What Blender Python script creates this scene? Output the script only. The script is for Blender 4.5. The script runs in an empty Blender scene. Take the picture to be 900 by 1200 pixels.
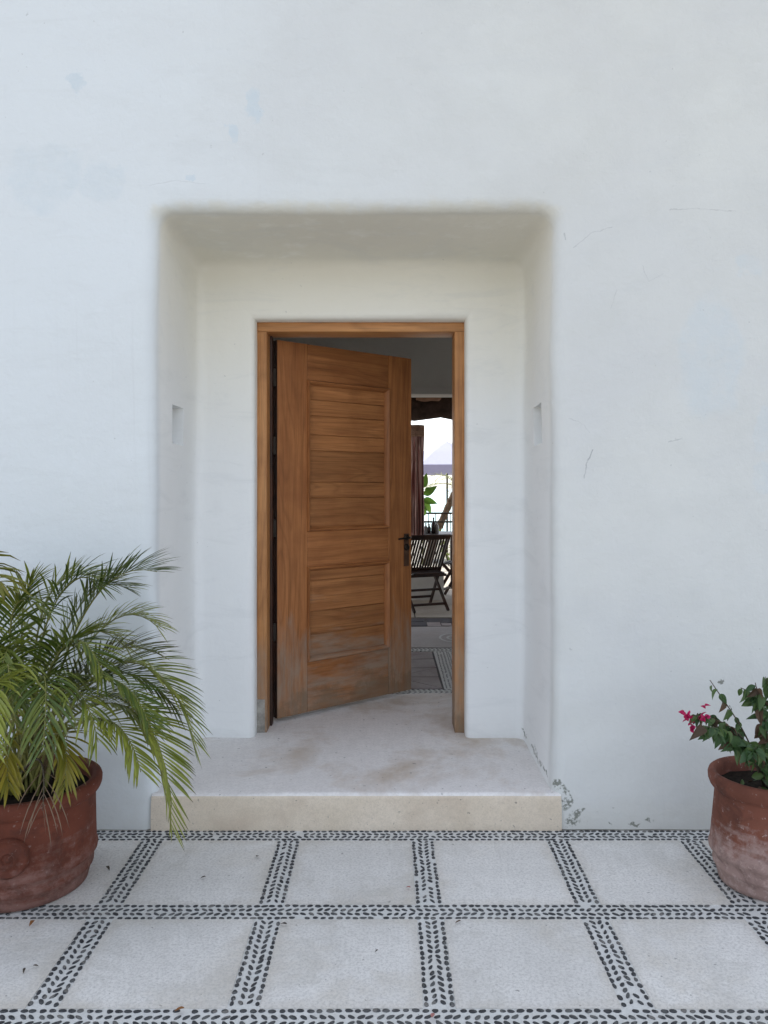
import bpy, bmesh, math, random
from mathutils import Vector, Matrix, noise as mn
R = random.Random(7)
S = bpy.context.scene
COL = S.collection

# ------------------------------------------------------------------ camera, world, sun, exposure
CAMZ = 1.463
cam_d = bpy.data.cameras.new("camera"); cam = bpy.data.objects.new("camera", cam_d); COL.objects.link(cam)
cam.location = (0, 0, CAMZ); cam.rotation_euler = (math.radians(90), 0, 0)
cam_d.sensor_fit = 'VERTICAL'; cam_d.sensor_height = 36; cam_d.lens = 27.0
cam_d.shift_x = -2/1200; cam_d.shift_y = -28/1200
cam_d.clip_start = 0.02; cam_d.clip_end = 9000
S.camera = cam
SUN_EL, SUN_AZ = 58.0, -22.0            # azimuth measured from +Y (behind the house) towards +X
w = bpy.data.worlds.new("World"); S.world = w; w.use_nodes = True
wn = w.node_tree; bg = wn.nodes['Background']
sky = wn.nodes.new('ShaderNodeTexSky'); sky.sky_type = 'NISHITA'; sky.sun_disc = False
sky.sun_elevation = math.radians(SUN_EL); sky.sun_rotation = math.radians(SUN_AZ)
sky.air_density = 0.8; sky.dust_density = 1.4; sky.ozone_density = 0.6
hs = wn.nodes.new('ShaderNodeHueSaturation'); hs.inputs['Saturation'].default_value = 0.42   # a pale, hazy sky
wn.links.new(sky.outputs[0], hs.inputs['Color']); wn.links.new(hs.outputs[0], bg.inputs[0]); bg.inputs[1].default_value = 0.15
sd = bpy.data.lights.new("sun", 'SUN'); sun = bpy.data.objects.new("sun", sd); COL.objects.link(sun)
sd.energy = 2.4; sd.angle = math.radians(0.5); sd.color = (1.0, 0.95, 0.87)
e, a = math.radians(SUN_EL), math.radians(SUN_AZ)
to_sun = Vector((math.sin(a)*math.cos(e), math.cos(a)*math.cos(e), math.sin(e)))
sun.rotation_euler = (-to_sun).to_track_quat('-Z', 'Y').to_euler(); sun.location = (0, 0, 12)
vs = S.view_settings; vs.view_transform = 'Standard'; vs.look = 'None'; vs.gamma = 1; vs.exposure = 1.42

# ------------------------------------------------------------------ helpers
def at(px, py, D):                       # a point seen at photo pixel (px,py), D metres ahead
    return Vector(((px-452)*D/900, D, CAMZ-(py-572)*D/900))
def gnd(px, py, z=0.0):                  # a point on a level floor
    D = 900*(CAMZ-z)/(py-572)
    return Vector(((px-452)*D/900, D, z))

class M:                                 # small node helper
    def __init__(s, name, rough=.8, spec=.3):
        s.m = bpy.data.materials.new(name); s.m.use_nodes = True
        s.t = s.m.node_tree; s.b = s.t.nodes['Principled BSDF']
        s.b.inputs['Roughness'].default_value = rough
        s.b.inputs['Specular IOR Level'].default_value = spec
        s._obj = None; s.bump_in = None
    def n(s, typ, **kw):
        k = s.t.nodes.new(typ)
        for a, v in kw.items(): setattr(k, a, v)
        return k
    def L(s, a, b): s.t.links.new(a, b)
    def obj(s):
        if not s._obj: s._obj = s.n('ShaderNodeTexCoord').outputs['Object']
        return s._obj
    def setin(s, sock, v):
        if hasattr(v, 'is_linked') or isinstance(v, bpy.types.NodeSocket): s.L(v, sock)
        else: sock.default_value = v
    def map(s, scale, rot=(0,0,0), src=None):
        k = s.n('ShaderNodeMapping'); s.L(src or s.obj(), k.inputs[0])
        k.inputs['Scale'].default_value = scale; k.inputs['Rotation'].default_value = rot
        return k.outputs[0]
    def noise(s, scale, detail=4, rough=.55, vec=None, dist=0, color=False):
        k = s.n('ShaderNodeTexNoise'); s.L(vec or s.obj(), k.inputs['Vector'])
        k.inputs['Scale'].default_value = scale; k.inputs['Detail'].default_value = detail
        k.inputs['Roughness'].default_value = rough; k.inputs['Distortion'].default_value = dist
        return k.outputs['Color' if color else 'Fac']
    def ramp(s, fac, stops):
        k = s.n('ShaderNodeValToRGB'); s.L(fac, k.inputs[0]); e = k.color_ramp.elements
        while len(e) < len(stops): e.new(.5)
        for i, (p, c) in enumerate(stops):
            e[i].position = p; e[i].color = (c if hasattr(c, '__len__') else (c, c, c)) + ((1,) if hasattr(c, '__len__') else (1,)) if hasattr(c, '__len__') else (c, c, c, 1)
        return k.outputs[0]
    def mix(s, fac, a, b, mode='MIX'):
        k = s.n('ShaderNodeMix', data_type='RGBA', blend_type=mode)
        s.setin(k.inputs[0], fac)
        for i, v in ((6, a), (7, b)):
            if isinstance(v, tuple): v = v + (1,) if len(v) == 3 else v
            s.setin(k.inputs[i], v)
        return k.outputs[2]
    def math(s, op, a, b=0.0, c=0.0, clamp=False):
        k = s.n('ShaderNodeMath', operation=op, use_clamp=clamp)
        for i, v in enumerate((a, b, c)): s.setin(k.inputs[i], v)
        return k.outputs[0]
    def vmath(s, op, a, b=(0,0,0), c=None, val=False, scale=None):
        k = s.n('ShaderNodeVectorMath', operation=op)
        s.setin(k.inputs[0], a); s.setin(k.inputs[1], b)
        if scale is not None: s.setin(k.inputs['Scale'], scale)
        return k.outputs['Value' if val else 'Vector']
    def mr(s, v, a, b, c=0.0, d=1.0):
        k = s.n('ShaderNodeMapRange', interpolation_type='SMOOTHSTEP'); s.L(v, k.inputs[0])
        for i, q in enumerate((a, b, c, d)): k.inputs[i+1].default_value = q
        return k.outputs[0]
    def sep(s, v, i):
        k = s.n('ShaderNodeSeparateXYZ'); s.L(v, k.inputs[0]); return k.outputs[i]
    def rnd(s): return s.n('ShaderNodeObjectInfo').outputs['Random']
    def color(s, c): s.setin(s.b.inputs['Base Color'], c + (1,) if isinstance(c, tuple) and len(c) == 3 else c)
    def bump(s, h, strength=.4, dist=.01):
        k = s.n('ShaderNodeBump'); s.L(h, k.inputs['Height']); k.inputs['Strength'].default_value = strength
        k.inputs['Distance'].default_value = dist
        if s.bump_in: s.L(s.bump_in, k.inputs['Normal'])
        s.bump_in = k.outputs[0]; s.L(s.bump_in, s.b.inputs['Normal'])
    def ell(s, p, cx, cz, rx, rz, soft=.25):           # soft elliptical patch mask on the facade
        v = s.vmath('SUBTRACT', p, (cx, 0, cz)); v = s.vmath('MULTIPLY', v, (1/rx, 0, 1/rz))
        return s.mr(s.vmath('LENGTH', v, val=True), 1-soft, 1+soft, 1, 0)
    def seg(s, p, a, b, wd):                           # thin crack from a to b
        a = Vector((a[0], 0, a[1])); b = Vector((b[0], 0, b[1])); ba = b-a
        pa = s.vmath('SUBTRACT', p, tuple(a))
        h = s.math('DIVIDE', s.vmath('DOT_PRODUCT', pa, tuple(ba), val=True), ba.length_squared, clamp=True)
        q = s.vmath('SUBTRACT', pa, s.vmath('SCALE', tuple(ba), scale=h))
        return s.mr(s.vmath('LENGTH', q, val=True), wd*.3, wd, 1, 0)

def link(o, parent=None):
    COL.objects.link(o)
    if parent: o.parent = parent
    return o
def obj(name, bm, mat, parent=None, smooth=False, auto=None):
    me = bpy.data.meshes.new(name); bm.to_mesh(me); bm.free()
    for m in (mat if isinstance(mat, (list, tuple)) else [mat]): me.materials.append(m.m)
    if smooth or auto:
        me.polygons.foreach_set('use_smooth', [True]*len(me.polygons))
    if auto: me.set_sharp_from_angle(angle=math.radians(auto))
    return link(bpy.data.objects.new(name, me), parent)
def thing(name, label, cat, loc=(0,0,0), rz=0, group=None):
    o = link(bpy.data.objects.new(name, None)); o.location = loc; o.rotation_euler = (0,0,rz)
    o.empty_display_size = .1
    return tag(o, label, cat, group)
def tag(o, label=None, cat=None, group=None, kind=None):
    if label: o['label'] = label
    if cat: o['category'] = cat
    if group: o['group'] = group
    if kind: o['kind'] = kind
    return o
def box(bm, x0, y0, z0, x1, y1, z1, bev=0, mat=0, seg=2):
    r = bmesh.ops.create_cube(bm, size=1)
    vv = r['verts']
    for v in vv:
        v.co = Vector(((x0+x1)/2+v.co.x*(x1-x0), (y0+y1)/2+v.co.y*(y1-y0), (z0+z1)/2+v.co.z*(z1-z0)))
    if bev:
        ed = list({e for v in vv for e in v.link_edges})
        bmesh.ops.bevel(bm, geom=ed, offset=bev, segments=seg, affect='EDGES', profile=.6)
    return vv
def bar(bm, a, b, wd, th, up=Vector((0,0,1)), bev=0):   # rectangular bar from a to b
    a, b = Vector(a), Vector(b); d = (b-a); ln = d.length; d.normalize()
    s = d.cross(up); s = s.normalized() if s.length > 1e-4 else Vector((1,0,0)); u = s.cross(d).normalized()
    vv = box(bm, -wd/2, 0, -th/2, wd/2, ln, th/2) if not bev else None
    if bev:
        t = bmesh.new(); box(t, -wd/2, 0, -th/2, wd/2, ln, th/2, bev, seg=1)
        m = bpy.data.meshes.new('t'); t.to_mesh(m); t.free(); n0 = len(bm.verts); bm.from_mesh(m); bpy.data.meshes.remove(m)
        bm.verts.ensure_lookup_table(); vv = bm.verts[n0:]
    mt = Matrix((s, d, u)).transposed()
    for v in vv: v.co = a + mt @ v.co
def tube(bm, pts, rad, n=8, wob=0, seed=0, cap=True):
    pts = [Vector(p) for p in pts]; rings = []
    prev = None
    for i, p in enumerate(pts):
        d = (pts[min(i+1, len(pts)-1)]-pts[max(i-1, 0)]).normalized()
        if prev is None: s = d.cross(Vector((0,0,1))); s = s.normalized() if s.length > .05 else Vector((1,0,0))
        else: s = (prev - d*prev.dot(d)).normalized()
        prev = s; u = d.cross(s)
        r = rad[i] if hasattr(rad, '__len__') else rad
        ring = []
        for k in range(n):
            t = 2*math.pi*k/n; rr = r*(1+wob*mn.noise(Vector((math.cos(t)*1.3+seed, math.sin(t)*1.3, i*.35))))
            ring.append(bm.verts.new(p+(s*math.cos(t)+u*math.sin(t))*rr))
        rings.append(ring)
    for i in range(len(rings)-1):
        for k in range(n):
            bm.faces.new((rings[i][k], rings[i][(k+1)%n], rings[i+1][(k+1)%n], rings[i+1][k]))
    if cap: bm.faces.new(rings[0][::-1]); bm.faces.new(rings[-1])
    return rings
def lathe(bm, prof, n=48, seed=0, wob=0.0, mat=0):
    rings = []
    for (r, z) in prof:
        rings.append([bm.verts.new((r*(1+wob*mn.noise(Vector((math.cos(2*math.pi*k/n)+seed, math.sin(2*math.pi*k/n), z*3))))*math.cos(2*math.pi*k/n),
                                    r*(1+wob*mn.noise(Vector((math.cos(2*math.pi*k/n)+seed, math.sin(2*math.pi*k/n), z*3))))*math.sin(2*math.pi*k/n), z)) for k in range(n)])
    for i in range(len(rings)-1):
        for k in range(n):
            f = bm.faces.new((rings[i][k], rings[i][(k+1)%n], rings[i+1][(k+1)%n], rings[i+1][k])); f.material_index = mat
    return rings
def bez(p, n):
    p = [Vector(q) for q in p]; out = []
    for i in range(n+1):
        t = i/n; q = p[:]
        while len(q) > 1: q = [q[j].lerp(q[j+1], t) for j in range(len(q)-1)]
        out.append(q[0])
    return out

# ------------------------------------------------------------------ materials
YF, YI = 3.29, 4.03
def fx(px): return (px-452)*YF/900
def fz(py): return CAMZ-(py-572)*YF/900
def m_plaster(name, facade=False, base=(.78,.79,.78)):
    m = M(name, .85, .2)
    big = m.noise(1.3, 5, .6); mid = m.noise(6, 5, .6); fine = m.noise(60, 3, .6)
    c = m.mix(m.ramp(big, [(.3, 0.), (.7, 1.)]), base, tuple(b*.93 for b in base[:2]) + (base[2]*.955,))
    c = m.mix(m.math('MULTIPLY', m.ramp(mid, [(.45, 0.), (.7, 1.)]), .35), c, tuple(b*.88 for b in base))
    if facade:
        warp = m.vmath('SCALE', m.vmath('SUBTRACT', m.noise(9, 4, .6, color=True), (.5,.5,.5)), scale=.16)
        p = m.vmath('MULTIPLY', m.vmath('ADD', m.obj(), warp), (1, 0, 1))
        front = m.mr(m.sep(m.obj(), 1), YF+.03, YF+.06, 1, 0)
        # cooler, brighter light towards the left, painted into the wall colour
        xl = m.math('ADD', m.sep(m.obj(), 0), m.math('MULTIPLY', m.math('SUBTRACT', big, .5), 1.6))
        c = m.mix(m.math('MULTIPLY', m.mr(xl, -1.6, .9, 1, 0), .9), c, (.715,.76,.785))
        c = m.mix(m.mr(m.sep(m.obj(), 1), YF+.03, YF+.12), c, (.85,.865,.86))  # recess painted paler to stand for bounced light inside it
        # repainted cooler patches
        msk = None
        for (px, py, rx, ry) in [(298,124,11,17),(272,157,8,9),(50,210,45,38),(120,215,25,25),(90,95,10,14),(878,312,16,9),(896,505,14,26),(893,562,16,18),(832,420,40,70),(225,205,9,4)]:
            q = m.math('MULTIPLY', m.ell(p, fx(px), fz(py), rx*YF/900, ry*YF/900, .18), 1.0 if rx < 12 else .5)
            msk = q if msk is None else m.math('MAXIMUM', msk, q)
        c = m.mix(m.math('MULTIPLY', m.math('MULTIPLY', m.math('MULTIPLY', msk, m.ramp(m.noise(12, 5, .7), [(.35, .35), (.6, 1.)])), front), .75), c, (.585,.665,.715))
        # warm bounce light painted cream into upper recess; yellowish line along its top edge
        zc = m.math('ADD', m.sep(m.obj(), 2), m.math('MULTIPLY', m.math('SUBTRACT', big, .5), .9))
        bounce_tint = m.math('MULTIPLY', m.mr(zc, 1.5, 2.5), m.mr(m.sep(m.obj(), 1), YF+.0, YF+.10))
        c = m.mix(m.math('MULTIPLY', bounce_tint, .9), c, (.845,.825,.745))
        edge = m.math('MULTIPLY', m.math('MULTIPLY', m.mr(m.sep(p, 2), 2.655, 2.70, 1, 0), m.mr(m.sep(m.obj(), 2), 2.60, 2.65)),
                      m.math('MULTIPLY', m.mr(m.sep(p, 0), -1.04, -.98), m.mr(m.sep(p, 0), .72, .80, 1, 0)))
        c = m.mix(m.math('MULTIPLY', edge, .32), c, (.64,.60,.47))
        tro = m.noise(1.0, 5, .7, vec=m.map((2.2, 2.2, 9), rot=(0, .35, 0)), dist=.8)
        c = m.mix(m.math('MULTIPLY', m.ramp(tro, [(.52, 0.), (.66, 1.)]), .16), c, (.585,.61,.615))
        drip = m.math('MULTIPLY', m.ramp(m.noise(1.0, 4, .6, vec=m.map((34, 34, .7))), [(.58, 0.), (.72, 1.)]), m.ramp(m.noise(1.1, 3, .5), [(.45, 0.), (.62, 1.)]))
        c = m.mix(m.math('MULTIPLY', m.math('MULTIPLY', drip, front), .13), c, (.50,.52,.52))
        # damp dirt at the foot
        zd = m.math('SUBTRACT', m.sep(m.obj(), 2), m.math('MULTIPLY', m.noise(5, 6, .7), .26))
        c = m.mix(m.math('MULTIPLY', m.mr(zd, -.18, .08, 1, 0), .45), c, (.52,.50,.44))
        spots = m.math('MULTIPLY', m.ramp(m.noise(38, 5, .65, dist=.6), [(.64, 0.), (.68, 1.)]),
                       m.math('MULTIPLY', m.mr(m.sep(m.obj(), 2), .05, .16, 1, 0), front))
        spots = m.math('MULTIPLY', spots, m.mr(m.math('ABSOLUTE', m.math('SUBTRACT', m.sep(m.obj(), 0), .88)), .10, .2, 1, .0))
        wear = None
        for (px, py, rx, ry) in [(662,932,4,12),(676,952,7,3),(672,960,10,4),(748,963,5,2.2),(765,963,5,2.2),(655,918,8,4),(300,857,2,5),(852,797,3,3),(712,964,2,2)]:
            q = m.ell(p, fx(px), fz(py), rx*YF/900, ry*YF/900, .3)
            wear = q if wear is None else m.math('MAXIMUM', wear, q)
        wear = m.math('MULTIPLY', wear, m.ramp(m.noise(70, 3, .6), [(.42, 0.), (.50, 1.)]))
        c = m.mix(m.math('MULTIPLY', m.math('MAXIMUM', m.math('MULTIPLY', spots, .6), wear), .85), c, (.17,.18,.15))
        # hairline cracks
        warp2 = m.vmath('SCALE', m.vmath('SUBTRACT', m.noise(28, 4, .6, color=True), (.5,.5,.5)), scale=.022)
        p2 = m.vmath('MULTIPLY', m.vmath('ADD', m.obj(), warp2), (1, 0, 1))
        ck = None
        def cr(pts, wd, st):
            nonlocal ck
            for (a, b) in zip(pts, pts[1:]):
                q = m.math('MULTIPLY', m.seg(p2, (fx(a[0]), fz(a[1])), (fx(b[0]), fz(b[1])), wd), st)
                ck = q if ck is None else m.math('MAXIMUM', ck, q)
        cr([(696,527),(688,543),(686,560)], .0036, .8)
        cr([(668,490),(684,497),(692,507)], .0025, .3)
        cr([(672,290),(695,272),(718,266)], .003, .35)
        cr([(785,246),(812,244),(862,248)], .003, .38)
        cr([(662,272),(663,281)], .004, .6)
        cr([(783,518),(800,514)], .003, .5)
        cr([(752,312),(760,330),(776,322)], .003, .22)
        cr([(722,340),(716,362)], .003, .2)
        cr([(175,218),(205,212),(240,216)], .003, .2)
        ck = m.math('MULTIPLY', ck, m.math('MULTIPLY', front, m.ramp(m.noise(30, 3, .6), [(.35, .35), (.6, 1.)])))
        c = m.mix(ck, c, (.32,.33,.34))
        peck = m.math('MULTIPLY', m.ramp(m.noise(42, 2, .5), [(.76, 0.), (.79, 1.)]), .35)
        c = m.mix(peck, c, (.35,.36,.36))
    m.color(c)
    m.bump(mid, .32, .02); m.bump(m.noise(17, 5, .65), .30, .008); m.bump(fine, .25, .003)
    if facade: m.bump(m.map((1,1,1)) and m.noise(1.0, 4, .6, vec=m.map((14, 14, 3))), .14, .01)
    return m
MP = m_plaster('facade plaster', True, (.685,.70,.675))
MPi = m_plaster('interior plaster', False, (.74,.72,.68))

def m_concrete(name, a, b, warm=(.42,.37,.30), warmk=.5, scale=1.0, slab=False):
    m = M(name, .8, .3)
    n1 = m.noise(3.2*scale, 6, .62); n2 = m.noise(105*scale, 3, .75); n3 = m.noise(11*scale, 5, .6)
    c = m.mix(m.ramp(n1, [(.32, 0.), (.68, 1.)]), a, b)
    c = m.mix(m.math('MULTIPLY', m.ramp(m.noise(1.7*scale, 5, .65, dist=.4), [(.5, 0.), (.68, 1.)]), warmk), c, warm)
    c = m.mix(m.math('MULTIPLY', m.ramp(n2, [(.40, 1.), (.54, 0.)]), .42 if slab else .22), c, tuple(q*.58 for q in a))
    c = m.mix(m.math('MULTIPLY', m.ramp(m.noise(26*scale, 4, .7), [(.40, 1.), (.55, 0.)]), .16), c, tuple(q*.7 for q in a))
    c = m.mix(m.math('MULTIPLY', m.ramp(n3, [(.58, 0.), (.72, 1.)]), .25), c, tuple(min(1, q*1.22) for q in a))
    c = m.mix(m.math('MULTIPLY', m.ramp(m.noise(48*scale, 3, .5), [(.70, 0.), (.73, 1.)]), .55), c, (.07,.07,.07))
    if slab:                                     # each slab poured and worn a little differently; grime gathers along its joints
        c = m.vmath('SCALE', c, scale=m.math('ADD', m.math('MULTIPLY', m.rnd(), .16), .88))
        at_ = m.n('ShaderNodeAttribute', attribute_name='rim').outputs['Fac']
        k = m.math('ADD', at_, m.math('MULTIPLY', m.math('SUBTRACT', m.noise(6, 5, .7), .5), 1.1))
        c = m.mix(m.math('MULTIPLY', m.mr(k, .55, 1.1), .32), c, (.50,.46,.39))
        wet = m.ramp(m.noise(2.6, 6, .7, dist=1.0), [(.54, 0.), (.60, 1.), (.66, .2)])
        c = m.mix(m.math('MULTIPLY', wet, .25), c, (.46,.45,.41))
        c = m.mix(m.math('MULTIPLY', m.ramp(m.noise(85, 2, .6), [(.62, 0.), (.68, 1.)]), .35), c, (.36,.36,.35))
    m.color(c); m.bump(n2, .35, .003); m.bump(n3, .25, .006)
    return m
MSlab = m_concrete('slab concrete', (.72,.71,.68), (.82,.81,.78), (.58,.53,.44), .62, 1.0, True)
MMort = m_concrete('pale mortar', (.66,.67,.65), (.73,.735,.715), (.56,.53,.46), .3, 2)
MStep = m_concrete('step cement', (.79,.765,.74), (.84,.82,.80), (.52,.42,.32), .95, .8)
MRiser = m_concrete('riser cement', (.66,.57,.45), (.74,.65,.535), (.55,.45,.35), .7, 1.5)
MIn = m_concrete('indoor cement', (.46,.43,.42), (.54,.51,.49), (.36,.29,.25), .6, 1)
MTer = m_concrete('terrace stone', (.42,.38,.32), (.50,.45,.38), (.35,.28,.2), .6, 1)
MCrazy = m_concrete('crazy paving stone', (.36,.31,.30), (.46,.41,.40), (.28,.20,.17), .6, 2)
MDarkSt = m_concrete('dark stone', (.07,.07,.08), (.12,.11,.12), (.12,.07,.06), .6, 2)

def m_pebble():
    m = M('dark pebble', .55, .4)
    pos = m.n('ShaderNodeNewGeometry').outputs['Position']
    v = m.n('ShaderNodeTexVoronoi'); m.L(pos, v.inputs['Vector']); v.inputs['Scale'].default_value = 38
    k = m.sep(v.outputs['Color'], 0)
    c = m.ramp(k, [(.0, (.018,.020,.024)), (.6, (.042,.046,.050)), (.85, (.085,.090,.090)), (1., (.16,.155,.145))])
    dust = m.math('MULTIPLY', m.ramp(m.noise(2.2, 5, .6, vec=pos), [(.50, 0.), (.75, 1.)]), .25)
    c = m.mix(dust, c, (.26,.26,.25))
    c = m.mix(m.math('MULTIPLY', m.noise(300, 2, .6, vec=pos), .12), c, (.18,.18,.18))
    m.color(c); m.bump(m.noise(200, 2, .5, vec=pos), .15, .001)
    return m
MPeb = m_pebble()

def m_wood(name, grain, base=(.29,.108,.034), light=(.46,.19,.066), weather=.0, per=.18, z0=.0, gloss=.5):
    """grain: axis index along which the fibres run"""
    m = M(name, gloss, .35)
    off = m.vmath('SCALE', (7.3, 3.1, 5.7), scale=m.rnd())
    p = m.vmath('ADD', m.obj(), off)
    sc = [30, 30, 30]; sc[grain] = 1.6
    f = m.noise(1.0, 6, .62, vec=m.map(tuple(sc), src=p), dist=.6)
    sc2 = [160, 160, 160]; sc2[grain] = 4
    pore = m.noise(1.0, 3, .6, vec=m.map(tuple(sc2), src=p))
    # cathedral figure
    sc3 = [5.0, 5.0, 5.0]; sc3[grain] = .55
    nz = m.noise(1.0, 2, .4, vec=m.map(tuple(sc3), src=p))
    rings = m.math('FRACT', m.math('MULTIPLY', nz, 15))
    rings = m.ramp(rings, [(0., 1.), (.18, .25), (.75, 0.), (1., 1.)])
    c = m.mix(m.ramp(f, [(.28, 0.), (.72, 1.)]), base, light)
    c = m.mix(m.math('MULTIPLY', rings, .38), c, tuple(b*.52 for b in base))
    c = m.mix(m.math('MULTIPLY', m.ramp(pore, [(.34, 1.), (.5, 0.)]), .40), c, tuple(b*.40 for b in base))
    v = m.math('ADD', m.math('MULTIPLY', m.rnd(), per), 1-per/2)
    c = m.mix(1.0, c, m.n('ShaderNodeCombineColor').outputs[0], 'MULTIPLY') if False else m.vmath('SCALE', c, scale=v)
    blot = m.noise(4.5, 4, .6, vec=p)
    c = m.mix(m.math('MULTIPLY', m.ramp(blot, [(.45, 0.), (.68, 1.)]), .32), c, (.17,.055,.018))
    if weather:
        sw = [7, 7, 7]; sw[grain] = 1.7
        wn_ = m.noise(1.0, 6, .65, vec=m.map(tuple(sw), src=p))
        z = m.sep(m.n('ShaderNodeNewGeometry').outputs['Position'], 2)
        k = m.math('ADD', wn_, m.mr(z, z0, z0+1.05, .30*weather, -.28))
        k = m.ramp(k, [(.53, 0.), (.70, 1.)])
        k = m.math('MULTIPLY', k, m.ramp(m.noise(1.0, 4, .6, vec=m.map(tuple(q*3 for q in sw), src=p)), [(.32, .25), (.6, 1.)]))
        c = m.mix(m.math('MULTIPLY', k, .72), c, (.31,.25,.19))
        k2 = m.math('ADD', m.noise(1.0, 5, .7, vec=m.map((6,6,6), src=p)), m.mr(z, z0, z0+.45, .18, -.3))
        c = m.mix(m.math('MULTIPLY', m.ramp(k2, [(.55, 0.), (.68, 1.)]), .5), c, (.16,.105,.06))
    m.color(c); m.bump(f, .25, .003); m.bump(pore, .35, .0015)
    return m
MWv = m_wood('door wood upright grain', 2, weather=.8, z0=.17)
MWh = m_wood('door wood level grain', 0, weather=.8, z0=.17)
MWp = m_wood('door panel wood', 0, base=(.31,.122,.040), light=(.49,.215,.078), weather=.9, per=.35, z0=.17)
MFv = m_wood('frame wood upright grain', 2, base=(.46,.20,.07), light=(.58,.29,.11), weather=1.05, z0=.15, per=.05)
MFh = m_wood('frame wood level grain', 0, base=(.46,.20,.07), light=(.58,.29,.11), per=.05)
MDark = m_wood('dark stained wood', 2, base=(.020,.012,.010), light=(.045,.025,.02), per=.2, gloss=.45)
def m_plain(name, c, rough=.6, spec=.4, metal=0, var=.25, sc=20, bump=.2):
    m = M(name, rough, spec); m.b.inputs['Metallic'].default_value = metal
    m.color(m.mix(m.ramp(m.noise(sc, 4, .6), [(.3, 0.), (.7, 1.)]), tuple(q*(1-var) for q in c), tuple(min(1, q*(1+var)) for q in c)))
    m.bump(m.noise(sc*3, 3, .6), bump, .002)
    return m
MIron = m_plain('dark bronze metal', (.035,.028,.022), .45, .5, .7)
MGalv = m_plain('grey metal shoe', (.30,.28,.25), .6, .4, .2, var=.4)

def m_terracotta(name, body, chalk, chalkk):
    m = M(name, .78, .25)
    p = m.obj(); z = m.sep(p, 2)
    n = m.noise(5, 6, .65); n2 = m.noise(22, 5, .7)
    c = m.mix(m.ramp(n, [(.35, 0.), (.65, 1.)]), body, tuple(b*.66 for b in body))
    band = m.noise(1.0, 5, .65, vec=m.map((4, 4, 26)))
    k = m.math('ADD', m.math('MULTIPLY', band, .55), m.math('MULTIPLY', n2, .45))
    k = m.math('ADD', k, m.mr(z, 0., .30, chalkk*.16, -.07))
    c = m.mix(m.math('MULTIPLY', m.ramp(k, [(.50, 0.), (.66, 1.)]), .75), c, chalk)
    c = m.mix(m.math('MULTIPLY', m.ramp(m.noise(45, 4, .7), [(.63, 0.), (.68, 1.)]), .3*chalkk), c, (.42,.33,.30))
    c = m.mix(m.math('MULTIPLY', m.ramp(m.noise(9, 5, .7, dist=.5), [(.50, 0.), (.70, 1.)]), .65), c, (.055,.024,.018))
    c = m.mix(m.math('MULTIPLY', m.math('MULTIPLY', m.ramp(m.noise(30, 6, .75), [(.52, 0.), (.58, 1.)]), m.mr(z, .05, .26, 1, 0)), min(1, .3*chalkk)), c, tuple(min(1, q*1.25) for q in chalk))
    m.color(c); m.bump(n2, .4, .004); m.bump(m.noise(120, 3, .6), .3, .0015)
    return m
MPotL = m_terracotta('red terracotta', (.165,.048,.028), (.22,.125,.105), .9)
MPotR = m_terracotta('weathered terracotta', (.20,.072,.046), (.36,.265,.24), 2.1)
MSoil = m_plain('potting soil', (.018,.014,.011), .95, .1, var=.6, sc=60, bump=.9)

def m_leaf(name, a, b, tip=None, rough=.42, trans=.25):
    m = M(name, rough, .45)
    pos = m.n('ShaderNodeNewGeometry').outputs['Position']
    at_ = m.n('ShaderNodeAttribute', attribute_name='tone'); k = at_.outputs['Fac']
    c = m.mix(m.mr(k, .05, .95), a, b)
    if tip: 
        t = m.n('ShaderNodeAttribute', attribute_name='along').outputs['Fac']
        c = m.mix(m.mr(t, .78, 1.0), c, tip)
    c = m.mix(m.math('MULTIPLY', m.noise(14, 3, .6, vec=pos), .35), c, tuple(q*.6 for q in a))
    m.color(c)
    tr = m.n('ShaderNodeBsdfTranslucent'); m.L(c, tr.inputs[0])
    mx = m.n('ShaderNodeMixShader'); mx.inputs[0].default_value = trans
    out = m.t.nodes['Material Output']
    m.L(m.b.outputs[0], mx.inputs[1]); m.L(tr.outputs[0], mx.inputs[2]); m.L(mx.outputs[0], out.inputs[0])
    m.bump(m.noise(60, 2, .5, vec=pos), .15, .002)
    return m
MPalm = m_leaf('palm leaf green', (.07,.115,.018), (.32,.35,.055), (.12,.09,.04), .38, .16)
MPalmY = m_leaf('palm leaf yellowing', (.20,.20,.025), (.40,.31,.035), (.16,.10,.05))
MPalmD = m_leaf('palm leaf dry', (.20,.13,.085), (.30,.21,.14), (.12,.08,.06), .7, .1)
MPalmB = m_leaf('palm leaf browning', (.10,.12,.03), (.27,.20,.06), (.17,.10,.055))
MStalk = m_plain('palm stalk', (.20,.20,.06), .5, .4, sc=8)
MTrunkL = m_plain('dry sheath', (.16,.11,.06), .8, .2, var=.5, sc=18)
MBou = m_leaf('bougainvillea leaf', (.035,.085,.025), (.095,.155,.045), None, .5, .15)
MBouB = m_leaf('bougainvillea leaf withered', (.07,.045,.025), (.12,.07,.04), None, .7, .1)
MBract = m_leaf('magenta bract', (.45,.008,.09), (.62,.02,.16), None, .6, .3)
MTwig = m_plain('twig bark', (.09,.075,.055), .8, .2, sc=30)

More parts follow.
